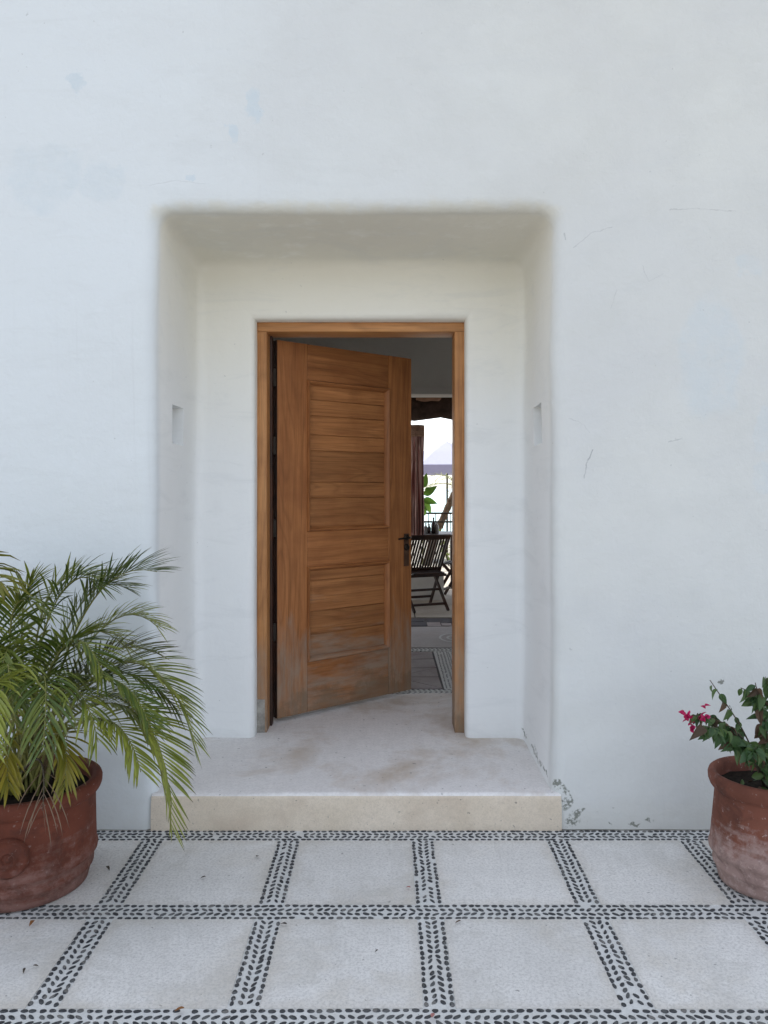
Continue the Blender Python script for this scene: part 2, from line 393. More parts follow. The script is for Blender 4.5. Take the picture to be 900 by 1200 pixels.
# ------------------------------------------------------------------ terrain, sea
def sheet(name, x0, x1, ys, zf, mat, nx=8):
    bm = bmesh.new(); rows = []
    for y in ys: rows.append([bm.verts.new((x0+(x1-x0)*i/nx, y, zf(y))) for i in range(nx+1)])
    for a_, b_ in zip(rows, rows[1:]):
        for i in range(nx): bm.faces.new((a_[i], a_[i+1], b_[i+1], b_[i]))
    return tag(obj(name, bm, mat, smooth=True), kind='structure')
MSand = m_concrete('sandy ground', (.24,.22,.18), (.30,.275,.23), (.22,.19,.15), .5, .3)
def m_sea():
    m = M('sea water', .18, .5); n = m.noise(.6, 5, .6, vec=m.map((.25, 1, 1)))
    y = m.sep(m.obj(), 1)
    c = m.mix(m.mr(y, 70, 700), (.16,.42,.42), (.02,.13,.22)); m.color(c); m.bump(n, .6, .3); return m
sheet('ground', -1500, 1500, [-1500,-300,-60,-20,0,12.7,16,22,40,70,100,140], lambda y: -.06 if y < 13 else (-.06-(y-13)*.045 if y < 60 else -2.2-(y-60)*.08), MSand)
sheet('sea', -5000, 5000, [60,100,200,500,1500,6000], lambda y: -2.3, m_sea())

# ------------------------------------------------------------------ courtyard paving: slabs and pebble bands
COLX = [-.970+.56*k for k in range(-3, 8)]
COLX = [-2.66,-2.09,-1.53,-.97,-.402,.152,.712,1.265,1.82,2.38,2.94]
ROWY = [3.238, 2.655, 2.115, 1.565, 1.01, .455, -.10]
BW = .046                                   # half width of a pebble band
pav = obj('courtyard_paving', (lambda bm: (box(bm, -2.75, -.2, -.058, 3.03, YF-.001, -.0035), bm)[1])(bmesh.new()), MMort)
tag(pav, kind='structure')
for j in range(len(ROWY)-1):
    for i in range(len(COLX)-1):
        x0, x1 = COLX[i]+BW, COLX[i+1]-BW; y0, y1 = ROWY[j+1]+BW, ROWY[j]-BW
        bm = bmesh.new(); rl_ = bm.verts.layers.float.new('rim'); nx = ny = 9; jit = [R.uniform(-.004,.004) for _ in range(4)]
        g = [[None]*(nx+1) for _ in range(ny+1)]
        rim = .004
        for b in range(ny+1):
            for a_ in range(nx+1):
                u = a_/nx; v = b/ny
                x = x0+(x1-x0)*u; y = y0+(y1-y0)*v
                ed = min(u, 1-u, v, 1-v) == 0
                x += .003*mn.noise(Vector((x*9, y*9, 1))) ; y += .003*mn.noise(Vector((x*9, y*9, 4)))
                g[b][a_] = bm.verts.new((x, y, (-.0015 if ed else 0)+.0009*mn.noise(Vector((x*4, y*4, 9)))))
        for b in range(ny+1):
            for a_ in range(nx+1): g[b][a_][rl_] = 1 - min(1, min(a_, nx-a_, b, ny-b)/2.2)
        for b in range(ny):
            for a_ in range(nx): bm.faces.new((g[b][a_], g[b][a_+1], g[b+1][a_+1], g[b+1][a_]))
        be = [e for e in bm.edges if e.is_boundary]
        r = bmesh.ops.extrude_edge_only(bm, edges=be)
        for v in r['geom']:
            if isinstance(v, bmesh.types.BMVert): v.co.z = -.03
        bmesh.ops.recalc_face_normals(bm, faces=bm.faces)
        obj('slab', bm, MSlab, pav, auto=50)

def pebble_mesh(seed):
    r = random.Random(seed); bm = bmesh.new(); n = 9
    rad = [1+r.uniform(-.10,.10) for _ in range(n)]; sk = r.uniform(-.15,.15)
    rr = []
    for (q, z) in ((1.0, -.4), (.97, .12), (.62, .42)):
        rr.append([bm.verts.new((.5*q*rad[k]*math.cos(2*math.pi*k/n)*(1+sk*math.sin(2*math.pi*k/n)), .5*q*rad[k]*math.sin(2*math.pi*k/n), z*.5)) for k in range(n)])
    for i in range(2):
        for k in range(n): bm.faces.new((rr[i][k], rr[i][(k+1)%n], rr[i+1][(k+1)%n], rr[i+1][k]))
    bm.faces.new(rr[2]); me = bpy.data.meshes.new('pebble'); bm.to_mesh(me); bm.free()
    me.materials.append(MPeb.m); me.polygons.foreach_set('use_smooth', [True]*len(me.polygons)); return me
PM = [pebble_mesh(100+i) for i in range(7)]
def band(p0, p1, out, sp=.0268, skip=None, big=1.0):
    """four rows: two straight outer rows, two slanting inner rows (a braid whose direction flips now and then)"""
    p0, p1 = Vector(p0), Vector(p1); d = p1-p0; ln = d.length; d.normalize(); s = Vector((-d.y, d.x))
    ang = math.atan2(d.y, d.x); flip = R.choice((-1, 1)); nxt = R.randint(7, 22); dr = R.uniform(-.0015,.0015)
    n = int(ln/sp); cnt = 0
    for k in range(n):
        cnt += 1
        if cnt > nxt: flip = -flip; cnt = 0; nxt = R.randint(6, 20)
        for row, off in enumerate((-.0375, -.0125, .0125, .0375)):
            t = (k+.5+(.5 if row in (1, 2) else 0)*.6)*sp + R.uniform(-.003,.003)
            q = p0 + d*t + s*(off*big+R.uniform(-.0016,.0016)+dr+.003*mn.noise(Vector((t*4, p0.x*3+p0.y*5, 0))))
            if skip and skip(q.x, q.y): continue
            if row in (0, 3): a_ = ang+R.gauss(0, .14); L_ = R.uniform(.0165,.0245); W_ = R.uniform(.0105,.0155)
            else: a_ = ang+flip*(1 if row == 1 else -1)*R.uniform(.42,.75); L_ = R.uniform(.020,.028); W_ = R.uniform(.009,.0135)
            if R.random() < .012: continue
            out.append((q.x, q.y, a_, L_*big, W_*big, R.randrange(7)))
pebs = []
incol = lambda x, y: any(abs(x-c) < BW*.0+.001 for c in COLX)
for y in ROWY:
    band((COLX[0]-.03, y), (COLX[-1]+.03, y), pebs)
for x in COLX:
    for j in range(len(ROWY)-1):
        wob = R.uniform(-.004,.004)
        band((x, ROWY[j+1]+BW+.006), (x+wob, ROWY[j]-BW-.002), pebs)
def pxof(x, y, z=0): return 452+900*x/y, 572+900*(CAMZ-z)/y
vis = []
for i, p in enumerate(pebs):
    if p[1] < .5: continue
    u, v = pxof(p[0], p[1])
    if 0 < u < 900 and v < 1199 and not ((p[0]+1.34)**2+(p[1]-2.87)**2 < .05 or (p[0]-1.41)**2+(p[1]-2.87)**2 < .03):
        dx = abs(math.cos(p[2]))*p[3]+abs(math.sin(p[2]))*p[4]; vis.append((dx*900/p[1]*(p[3]*p[4])/p[1]**3, i))
vis.sort(reverse=True); single = {i for _, i in vis[:300]}
def merge_pebbles(name, lst, parent, z, th=.007, mat=None):
    verts, faces = [], []
    src = [([v.co.copy() for v in m.vertices], [tuple(p.vertices) for p in m.polygons]) for m in PM]
    for (x, y, a_, L_, W_, k) in lst:
        n0 = len(verts); c, s = math.cos(a_), math.sin(a_)
        for v in src[k][0]: verts.append((x+c*v.x*L_-s*v.y*W_, y+s*v.x*L_+c*v.y*W_, z+v.z*th))
        faces += [tuple(n0+q for q in f) for f in src[k][1]]
    me = bpy.data.meshes.new(name); me.from_pydata(verts, [], faces); me.materials.append((mat or MPeb).m)
    me.polygons.foreach_set('use_smooth', [True]*len(me.polygons))
    return tag(link(bpy.data.objects.new(name, me), parent), kind='stuff')
for i in single:
    x, y, a_, L_, W_, k = pebs[i]
    o = link(bpy.data.objects.new('pebble', PM[k]), pav); o.location = (x, y, -.0015); o.rotation_euler = (0,0,a_); o.scale = (L_, W_, .008)
merge_pebbles('pebble_bands', [p for i, p in enumerate(pebs) if i not in single], pav, -.0015, .008)

# ------------------------------------------------------------------ house
house = thing('house', 'white plastered house with a deep rounded recess around its open wooden door', 'house')
XL, XR, ZT, RC = -.99, .722, 2.652, .075
ZA, ZB, YA, YB = 1.67, 1.856, 3.545, 3.735          # little wall niches in the reveals
def path(o):
    """U-shaped line round the opening, pushed outward by o; list of (x,z)"""
    b = min(1, max(0, (o-.08)/.6)); r = max(RC+o, .003) if o < .1 else RC+o
    x0, x1, z1 = XL-o, XR+o, ZT+o
    zs = sorted(set([0, .08, .153] + [.25+.075*i for i in range(0, 19)] + [ZA, ZB] + [1.93+.07*i for i in range(0, 10)]))
    zmax = ZT-RC
    zs = [z for z in zs if z < zmax-.02] + [zmax]
    pts = [(x0, z) for z in zs[:-1]]
    cx0, cx1, cz = XL+RC, XR-RC, ZT-RC
    if o < -RC: r = .003; cx0 = XL-o+r; cx1 = XR+o-r; cz = ZT+o-r
    if o < -RC: pts = [(x0, 1.87+(z-1.87)*(cz-1.87)/(zmax-1.87) if z > 1.87 else z) for z in zs[:-1]]
    NC = 8
    for k in range(NC+1):
        t = math.pi - k*math.pi/2/NC; c, s = math.cos(t), math.sin(t)
        q = (1-b) + b/max(abs(c), abs(s)); pts.append((cx0+r*c*q, cz+r*s*q))
    nt = 26
    for k in range(1, nt): pts.append((cx0+(cx1-cx0)*k/nt, z1))
    for k in range(NC+1):
        t = math.pi/2 - k*math.pi/2/NC; c, s = math.cos(t), math.sin(t)
        q = (1-b) + b/max(abs(c), abs(s)); pts.append((cx1+r*c*q, cz+r*s*q))
    pts += [(x1, (1.87+(z-1.87)*(cz-1.87)/(zmax-1.87) if (z > 1.87 and o < -RC) else z)) for z in zs[:-1][::-1]]
    return pts
prof = [(4.6, YF), (3.4, YF), (2.6, YF), (2.1, YF)] + [(1.8-.1*i, YF) for i in range(15)] + [(.3, YF), (.22, YF), (.15, YF), (.10, YF)]
RB = .055
prof += [(RB-RB*math.sin(t), YF+RB-RB*math.cos(t)) for t in [math.pi/2*k/7 for k in range(0, 8)]]
prof += [(0, y) for y in (3.40, 3.45, 3.50, YA, 3.61, 3.67, YB, 3.80, 3.87, 3.93)]
RF = .05
prof += [(-RF+RF*math.cos(t), YI-RF+RF*math.sin(t)) for t in [math.pi/2*k/5 for k in range(0, 6)]]
prof += [(-.10, YI), (-.15, YI), (-.20, YI), (-.24, YI)]
RD = .035
prof += [(-.30+RD-RD*math.sin(t), YI+RD-RD*math.cos(t)) for t in [math.pi/2*k/5 for k in range(0, 6)]]
prof += [(-.30, YI+.08), (-.30, YI+.16), (-.30, 4.305), (0, 4.305), (1, 4.305), (4.6, 4.305)]
bm = bmesh.new(); G = []; info = {}
for pi, (o, y) in enumerate(prof):
    ring = []
    for (x, z) in path(o):
        z = min(z, 5.3); v = Vector((x, y, z))
        k = min(1, max(0, (o+.31)/.05)) if y < 4.2 else 0
        if o < 3:
            nv = Vector((mn.noise(v*1.7+Vector((3,0,0))), mn.noise(v*1.9+Vector((0,7,0))), mn.noise(v*1.7+Vector((0,0,5)))))
            n2 = Vector((mn.noise(v*7), mn.noise(v*6.3+Vector((0,9,0))), mn.noise(v*7+Vector((0,0,2)))))
            amp = .014 if o <= .2 else .006
            dv = nv*amp + n2*.0035
            if z < .01: dv.z = 0
            v = v + dv*k
        bv = bm.verts.new(v); info[bv] = (x, y, z, o); ring.append(bv)
    G.append(ring)
for i in range(len(G)-1):
    for k in range(len(G[0])-1):
        try: bm.faces.new((G[i][k], G[i+1][k], G[i+1][k+1], G[i][k+1]))
        except ValueError: pass
for side in (-1, 1):
    fs = []
    for f in bm.faces:
        q = [info.get(v) for v in f.verts]
        if None in q: continue
        if all(abs(a_[3]) < 1e-6 and YA-1e-4 <= a_[1] <= YB+1e-4 and ZA-1e-4 <= a_[2] <= ZB+1e-4 and (a_[0] < 0) == (side < 0) for a_ in q): fs.append(f)
    r = bmesh.ops.extrude_face_region(bm, geom=fs)
    bmesh.ops.delete(bm, geom=fs, context='FACES')
    for v in r['geom']:
        if isinstance(v, bmesh.types.BMVert):
            low = v.co.z < ZA+.03
            v.co.x += side*(.03 if low else .21)
bmesh.ops.recalc_face_normals(bm, faces=bm.faces)
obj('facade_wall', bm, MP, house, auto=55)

# roof, side walls, room
bm = bmesh.new()
box(bm, -5.4, 4.32, 3.16, 5.1, 7.25, 3.40); obj('ceiling', bm, MPi, house)
bm = bmesh.new(); box(bm, -2.7, 4.31, 0, -2.5, 7.0, 3.155); obj('side_wall', bm, MPi, house)
bm = bmesh.new(); box(bm, 2.5, 4.31, 0, 2.7, 7.0, 3.155); obj('side_wall', bm, MPi, house)
bm = bmesh.new()   # terrace wall with its wide opening
box(bm, -5.4, 7.001, 0, -.9, 7.249, 3.157); box(bm, 1.9, 7.001, 0, 5.1, 7.249, 3.157); box(bm, -.899, 7.0, 2.318, 1.899, 7.25, 3.157, .008)
obj('terrace_wall', bm, MPi, house, auto=40)
bm = bmesh.new(); box(bm, -.899, 6.985, 2.375, 1.899, 7.0-.001, 2.40); obj('lintel_moulding', bm, MPi, house)

# doorstep (one poured piece, rounded nose, uneven top)
def doorstep():
    bm = bmesh.new(); x0, x1 = -1.003, .752; zt = .153; rings = []
    pf = [(YF-.006, -.004), (YF-.007, .04), (YF-.006, .09)]
    r = .021
    for k in range(6):
        t = math.pi/2*k/5; pf.append((YF-.006+r-r*math.cos(t), zt-r+r*math.sin(t)))
    pf += [(YF+.03, zt), (YF+.08, zt)] + [(3.45+.1*i, zt) for i in range(15)] + [(4.90, zt), (4.91, zt-.006), (4.912, .02)]
    nx = 70
    for (y, z) in pf:
        row = []
        for i in range(nx+1):
            x = x0+(x1-x0)*i/nx
            v = Vector((x, y, z)); nn = mn.noise(v*2.3)*.006+mn.noise(v*9)*.003+mn.noise(v*31)*.0012
            dy = nn*.45 if y < YF+.02 else 0
            row.append(bm.verts.new((x+ (0 if 0 < i < nx else mn.noise(v*8)*.004), y+dy, z+(nn if y > YF else 0))))
        rings.append(row)
    for a_, b_ in zip(rings, rings[1:]):
        for i in range(nx):
            f = bm.faces.new((a_[i], a_[i+1], b_[i+1], b_[i])); f.material_index = 1 if rings.index(a_) < 5 else 0
    bm.faces.new([r_[0] for r_ in rings]); bm.faces.new([r_[-1] for r_ in rings][::-1])
    bmesh.ops.recalc_face_normals(bm, faces=bm.faces)
    return obj('doorstep', bm, [MStep, MRiser], house, auto=50)
doorstep()

# door frame
FY0, FY1 = 4.118, 4.285
fr = link(bpy.data.objects.new('door_frame', None), house)
FL, FR_, FT = -.690, .422, 2.352
bm = bmesh.new(); box(bm, FL, FY0, .150, FL+.052, FY1, FT-.0505, .003); obj('jamb', bm, MFv, fr, auto=40)
bm = bmesh.new(); box(bm, FR_-.052, FY0, .150, FR_, FY1, FT-.0505, .003); obj('jamb', bm, MFv, fr, auto=40)
bm = bmesh.new(); box(bm, FL, FY0-.002, FT-.050, FR_, FY1, FT, .003); obj('head', bm, MFh, fr, auto=40)
bm = bmesh.new(); box(bm, FL-.001, FY0-.004, .149, FL+.042, FY0+.02, .33, .001); o = obj('metal_shoe', bm, MGalv, fr, auto=40)
bm = bmesh.new(); box(bm, FL+.0525, FY1-.055, .152, FL+.064, FY1-.001, FT-.0515, .001); obj('stop_strip', bm, MDark, fr)

# open door: local x runs along the leaf from the hinge, y into the room
HX, HY = -.604, 4.282; ANG = math.atan2(.633, .774); W = .992; Z0, Z1 = .176, 2.290; T = .045
door = link(bpy.data.objects.new('door', None), house); door.location = (HX, HY, 0); door.rotation_euler = (0,0,ANG)
g = .0007
def dpart(name, x0, z0, x1, z1, mat, y0=0, y1=T, bev=.0015):
    bm = bmesh.new(); box(bm, x0, y0, z0, x1, y1, z1, bev, seg=1); return obj(name, bm, mat, door, auto=40)
SW = .2
PT, PB, QT, QB = 2.080, 1.218, 1.008, .469
dpart('stile', 0, Z0, SW-g, Z1, MWv); dpart('stile', W-.19+g, Z0, W, Z1, MWv)
X0, X1 = SW, W-.19
dpart('rail', X0+g, PT, X1-g, Z1-.0008, MWh, .0008); dpart('rail', X0+g, QT, X1-g, PB, MWh, .0008); dpart('rail', X0+g, Z0+.0008, X1-g, QB, MWh, .0008)
for (zt, zb, js) in ((PT, PB, [1.975, 1.885, 1.772, 1.681, 1.497, 1.407]), (QT, QB, [.926, .748, .615])):
    zz = [zt-.012]+js+[zb+.012]
    for a_, b_ in zip(zz, zz[1:]):
        dpart('plank', X0+.004, b_+.0016, X1-.004, a_-.0016, MWp, .016+R.uniform(0,.0012), .0235, .002)
    # moulding: four mitred strips standing proud
    mw, pr = .026, -.017
    def mould(pts):
        bm = bmesh.new(); vs_ = []
        (ax, az), (bx, bz), (cx, cz), (dx, dz) = pts      # outer a->b, inner c<-d
        P = [(ax, az), (bx, bz), (dx, dz), (cx, cz)]
        mid = lambda p, q, t: (p[0]+(q[0]-p[0])*t, p[1]+(q[1]-p[1])*t)
        rows = [((ax, az), (bx, bz), .004), ((ax, az), (bx, bz), pr*.55), (mid((ax,az),(cx,cz),.2), mid((bx,bz),(dx,dz),.2), pr), (mid((ax,az),(cx,cz),.5), mid((bx,bz),(dx,dz),.5), pr*.9), (mid((ax,az),(cx,cz),.72), mid((bx,bz),(dx,dz),.72), .0), ((cx, cz), (dx, dz), .006), ((cx, cz), (dx, dz), .018)]
        prev = None
        for (p, q, y) in rows:
            r = (bm.verts.new((p[0], y, p[1])), bm.verts.new((q[0], y, q[1])))
            if prev: bm.faces.new((prev[0], prev[1], r[1], r[0]))
            prev = r
        bmesh.ops.recalc_face_normals(bm, faces=bm.faces)
        return bm
    o_ = .004
    xa, xb, za, zb_ = X0-o_, X1+o_, zt+o_, zb-o_
    obj('moulding', mould(((xa, za), (xb, za), (xa+mw, za-mw), (xb-mw, za-mw))), MWh, door, auto=60)
    obj('moulding', mould(((xa, zb_), (xb, zb_), (xa+mw, zb_+mw), (xb-mw, zb_+mw))), MWh, door, auto=60)
    obj('moulding', mould(((xa, za), (xa, zb_), (xa+mw, za-mw), (xa+mw, zb_+mw))), MWv, door, auto=60)
    obj('moulding', mould(((xb, za), (xb, zb_), (xb-mw, za-mw), (xb-mw, zb_+mw))), MWv, door, auto=60)
bm = bmesh.new(); box(bm, -.0022, .002, Z0+.002, -.0004, T-.002, Z1-.002); obj('hinge_edge', bm, MDark, door)
for z in (2.08, 1.70, 1.24, .66):
    bm = bmesh.new()
    tube(bm, [(-.012, T+.001, z-.055), (-.012, T+.001, z+.055)], .009, 10); box(bm, -.022, T-.038, z-.05, -.0025, T-.006, z+.05, .001, seg=1)
    obj('hinge', bm, MIron, door, auto=40)
dpart('core_panel', X0+.002, Z0+.15, X1-.002, Z1-.1, MWp, .024, .028, 0)
# lock plate, cylinder and lever
LX = .948
bm = bmesh.new(); box(bm, LX-.021, -.0045, .968, LX+.021, -.0002, 1.174, .0025); obj('lock_plate', bm, m_plain('brown lock plate', (.10,.05,.028), .5, .5, .3), door, auto=40)
bm = bmesh.new()
def disc(bm, x, z, y0, y1, r0, r1):
    tube(bm, [(x, y0, z), (x, (y0+y1)/2, z), (x, y1, z)], [r0, r0, r1], 20)
disc(bm, LX, 1.088, -.004, -.016, .022, .017); disc(bm, LX, 1.088, -.015, -.02, .011, .009); box(bm, LX-.0015, -.0215, 1.08, LX+.0015, -.0195, 1.096)
obj('lock_cylinder', bm, MIron, door, auto=40)
bm = bmesh.new(); disc(bm, LX, 1.150, -.004, -.014, .019, .014)
tube(bm, [(LX, -.012, 1.15), (LX, -.04, 1.15), (LX-.012, -.05, 1.15), (LX-.06, -.052, 1.149), (LX-.105, -.05, 1.145)], [.006,.006,.007,.007,.005], 10)
obj('handle', bm, MIron, door, auto=40)
bm = bmesh.new(); disc(bm, LX, 1.150, T+.004, T+.014, .019, .014)
tube(bm, [(LX, T+.012, 1.15), (LX, T+.04, 1.15), (LX-.012, T+.05, 1.15), (LX-.105, T+.05, 1.145)], [.008,.008,.0095,.007], 10)
obj('handle', bm, MIron, door, auto=40)
bm = bmesh.new(); box(bm, W-.0004, .010, .97, W+.0015, T-.010, 1.17); obj('strike_face', bm, MIron, door)

# ------------------------------------------------------------------ indoor and terrace floor
zf = .150
fl = obj('indoor_floor', (lambda bm: (box(bm, -2.5, 4.306, -.05, 2.5, 13.0, zf-.008), bm)[1])(bmesh.new()), m_concrete('floor grout', (.09,.08,.08), (.12,.11,.11), (.10,.07,.06), .5, 2))
tag(fl, kind='structure')
ip = []
for y in (4.965, 6.25): band((-.62, y), (1.5, y), ip, .034, big=1.25)
for x in (.44, .53): band((x, 5.04), (x+.01, 6.19), ip, .03, big=1.0)
merge_pebbles('pebble_band', ip, fl, zf-.004, .010)
def piece(poly, name, mat, zt, gap=.007, parent=fl):
    c = sum((Vector(p) for p in poly), Vector((0,0)))/len(poly); P = []
    for p in poly:
        d = Vector(p)-c; P.append(c + d*(1-gap*1.6/max(d.length, .03)))
    bm = bmesh.new(); dz = R.uniform(-.0015,.0015)
    top = [bm.verts.new((p.x, p.y, zt+dz+R.uniform(-.001,.001))) for p in P]; bot = [bm.verts.new((p.x, p.y, zt-.03)) for p in P]
    bm.faces.new(top); n = len(P)
    for i in range(n): bm.faces.new((top[i], bot[i], bot[(i+1)%n], top[(i+1)%n]))
    bmesh.ops.recalc_face_normals(bm, faces=bm.faces)
    return obj(name, bm, mat, parent)
for (x0, y0, x1, y1) in ((-.62, 4.915, 1.5, 5.02), (-.62, 6.195, 1.5, 6.31), (.385, 5.03, .59, 6.19)):
    bm = bmesh.new(); box(bm, x0, y0, zf-.02, x1, y1, zf-.003); obj('mortar_strip', bm, MMort, fl)
def zigzag(x0, x1, y0, y1, cw, ch):
    nx = max(1, round((x1-x0)/cw)); ny = round((y1-y0)/ch)
    P = [[(x0+(x1-x0)*i/nx+(0 if i in (0, nx) else R.uniform(-.04,.04)), y0+(y1-y0)*j/ny+(0 if j in (0, ny) else R.uniform(-.03,.03))) for i in range(nx+1)] for j in range(ny+1)]
    for j in range(ny):
        for i in range(nx):
            a_, b_, c_, d_ = P[j][i], P[j][i+1], P[j+1][i+1], P[j+1][i]
            if (i+j) % 2: piece([a_, b_, c_], 'paving_stone', MCrazy, zf); piece([a_, c_, d_], 'paving_stone', MCrazy, zf)
            else: piece([a_, b_, d_], 'paving_stone', MCrazy, zf); piece([b_, c_, d_], 'paving_stone', MCrazy, zf)
zigzag(-.6, .375, 5.035, 6.18, .33, .28); zigzag(.60, 1.5, 5.035, 6.18, .33, .28)
piece([(-.6, 6.33), (.18, 6.33), (.2, 7.28), (-.6, 7.30)], 'floor_slab', MIn, zf, .003); piece([(.18, 6.33), (1.5, 6.33), (1.5, 7.33), (.2, 7.28)], 'floor_slab', MIn, zf, .003)
bm = bmesh.new()
for (r0, r1) in ((.115, .135), (.05, .07)):
    va = [(bm.verts.new((.60+r0*math.cos(t), 6.72+r0*math.sin(t)*1.5, zf+.004)), bm.verts.new((.60+r1*math.cos(t), 6.72+r1*math.sin(t)*1.5, zf+.004))) for t in [2*math.pi*k/24 for k in range(24)]]
    for k in range(24): bm.faces.new((va[k][0], va[k][1], va[(k+1)%24][1], va[(k+1)%24][0]))
obj('round_inlay', bm, MMort, fl)
x = -.6
while x < 1.5:                                   # dark ragged stones between room and terrace
    w_ = R.uniform(.10, .2); y0 = 7.31+R.uniform(-.02,.02)
    ym = 7.52+R.uniform(-.03,.05)
    piece([(x, y0), (x+w_, y0), (x+w_, ym), (x, ym+R.uniform(-.02,.02))], 'dark_stone', MDarkSt if R.random() < .6 else MCrazy, zf, .006)
    piece([(x, ym), (x+w_*.9, ym), (x+w_, 7.74+R.uniform(-.06,.06)), (x+.02, 7.74+R.uniform(-.06,.06))], 'dark_stone', MDarkSt, zf, .006)
    x += w_
for (x0, x1) in ((-2.4, -1.1), (-1.1, .30), (.30, 1.55), (1.55, 2.4)):
    for (y0, y1) in ((7.80, 9.1), (9.1, 10.4), (10.4, 11.7), (11.7, 12.95)):
        piece([(x0, y0), (x1, y0), (x1, y1), (x0, y1)], 'terrace_slab', MTer, zf, .006)

# ------------------------------------------------------------------ potted plants
def pot(root, mat, Rr, H, rb, rosette_ang=None):
    t_ = .03*Rr/.25+.004
    k = H/.385
    prof_ = [(rb*.9, 0), (rb, .004), (rb+.004, .02*k), (rb+.012, .05*k), (rb+.020, .058*k), (rb+.021, .068*k), (rb+.017, .078*k),
             (rb+.024, .098*k), (rb+.034, .108*k), (rb+.036, .120*k), (rb+.031, .132*k)] + [(rb+.031+(Rr-.024-rb-.031)*t, (.132+.185*t)*k) for t in (.25,.5,.75,1)] + [
             (Rr-.022, .322*k), (Rr-.013, .328*k), (Rr-.007, .336*k), (Rr-.001, .352*k), (Rr, .368*k), (Rr-.004, .379*k), (Rr-.012, .385*k), (Rr-t_*.8, .384*k), (Rr-t_*1.05, .372*k), (Rr-t_*1.2, .30*k), (Rr-t_*1.3, .25*k)]
    bm = bmesh.new(); r = lathe(bm, prof_, 64, R.random()*9, .012); bm.faces.new(r[0][::-1])
    body = obj('pot', bm, mat, root, auto=70)
    bm = bmesh.new(); zs = .352*k; n = 26; c = []
    rs = Rr-t_*1.12
    for j in range(8):
        q = rs*(j/7)
        c.append([bm.verts.new((q*math.cos(2*math.pi*i/n), q*math.sin(2*math.pi*i/n), zs-.02+.012*mn.noise(Vector((q*14*math.cos(2*math.pi*i/n), q*14*math.sin(2*math.pi*i/n), 3)))+.012*(1-j/7))) for i in range(n)])
    for j in range(7):
        for i in range(n):
            try: bm.faces.new((c[j][i], c[j+1][i], c[j+1][(i+1)%n], c[j][(i+1)%n]))
            except ValueError: pass
    obj('soil', bm, MSoil, body, smooth=True)
    if rosette_ang is not None:                    # raised round medallion on the belly
        bm = bmesh.new(); pr = [(.068, -.02), (.068, .003), (.060, .010), (.052, .006), (.044, .004), (.036, .006), (.030, .013), (.022, .016), (.016, .010), (.011, .012), (.006, .018), (.0005, .019)]
        rr = lathe(bm, pr, 28)
        tl = math.atan2((Rr-rb)*.45, .2*k)
        mt = Matrix.Rotation(rosette_ang, 4, 'Z') @ Matrix.Translation((rb+.036, 0, .205*k)) @ Matrix.Rotation(math.pi/2-tl*.5, 4, 'Y')
        bmesh.ops.transform(bm, matrix=mt, verts=bm.verts)
        for f in bm.faces: f.normal_update()
        obj('medallion', bm, mat, body, auto=60)
    return body

def frond(root, pts, mat, n=34, Lm=.19, wd=.0082, droop=.8, fan=1.0, up=Vector((0,0,1)), seed=0, start=.18, r0=.0055, name='frond', plane=None, tone=(0, 1), jit=1.0):
    """pts: world bezier control points of the midrib. leaflets in two ranks, lanceolate, folded, drooping"""
    r = random.Random(seed); org = root.location; C = bez([Vector(p)-org for p in pts], 60)
    bm = bmesh.new(); tl = bm.verts.layers.float.new('tone'); al = bm.verts.layers.float.new('along')
    sgm = 5
    n = int(n*.86); tb = r.uniform(*tone)
    for k in range(n):
        s = start+(1-start)*(k/(n-1))**.92; i = min(59, int(s*59)); p = C[i].lerp(C[i+1], s*59-i)
        d = (C[min(i+2, 60)]-C[max(i-1, 0)]).normalized()
        side = d.cross(plane or up); side = side.normalized() if side.length > .15 else Vector((.7,-.7,0)); nrm = side.cross(d).normalized()
        env = .42+.58*(math.sin(math.pi*min(1, (s-start)/(1-start)*.80+.14)))**.8
        for sg in (-1, 1):
            if r.random() < .03: continue
            L_ = Lm*1.12*env*(1+jit*r.uniform(-.24,.14)); a_ = math.radians(66-36*s)*fan*(1+jit*r.uniform(-.2,.2))
            dirv = (d*math.cos(a_)+side*sg*math.sin(a_)+nrm*(.22+jit*r.uniform(-.25,.32))).normalized()
            tone_ = min(1, max(0, tb+r.uniform(-.3,.3)))
            q = p.copy(); v = dirv.copy(); rows = []; wdir = v.cross(nrm).normalized()*sg
            dd = droop*(1+jit*r.uniform(-.4,.3))
            for j in range(sgm+1):
                t = j/sgm; w_ = wd*(math.sin(math.pi*(t*.82+.12))**.8 if j < sgm else .05)*(.7+.6*L_/Lm)*.5
                wv = (wdir - v*wdir.dot(v)).normalized(); fold = v.cross(wv)*w_*.45
                row = [bm.verts.new(q+wv*w_+fold), bm.verts.new(q), bm.verts.new(q-wv*w_+fold)]
                for b_ in row: b_[tl] = tone_; b_[al] = t
                rows.append(row)
                v = (v+Vector((0,0,-1))*dd*.28*(t+.25)*(L_/.19)).normalized(); q = q+v*(L_/sgm)
            for A, B in zip(rows, rows[1:]):
                bm.faces.new((A[0], A[1], B[1], B[0])); bm.faces.new((A[1], A[2], B[2], B[1]))
    o = obj(name, bm, mat, root, smooth=True)
    bm = bmesh.new(); tube(bm, C[::4], [r0*(1-.78*i/15) for i in range(16)], 6)
    obj('stalk', bm, MStalk if mat in (MPalm, MPalmY, MPalmB) else MTwig, o, smooth=True)
    return o

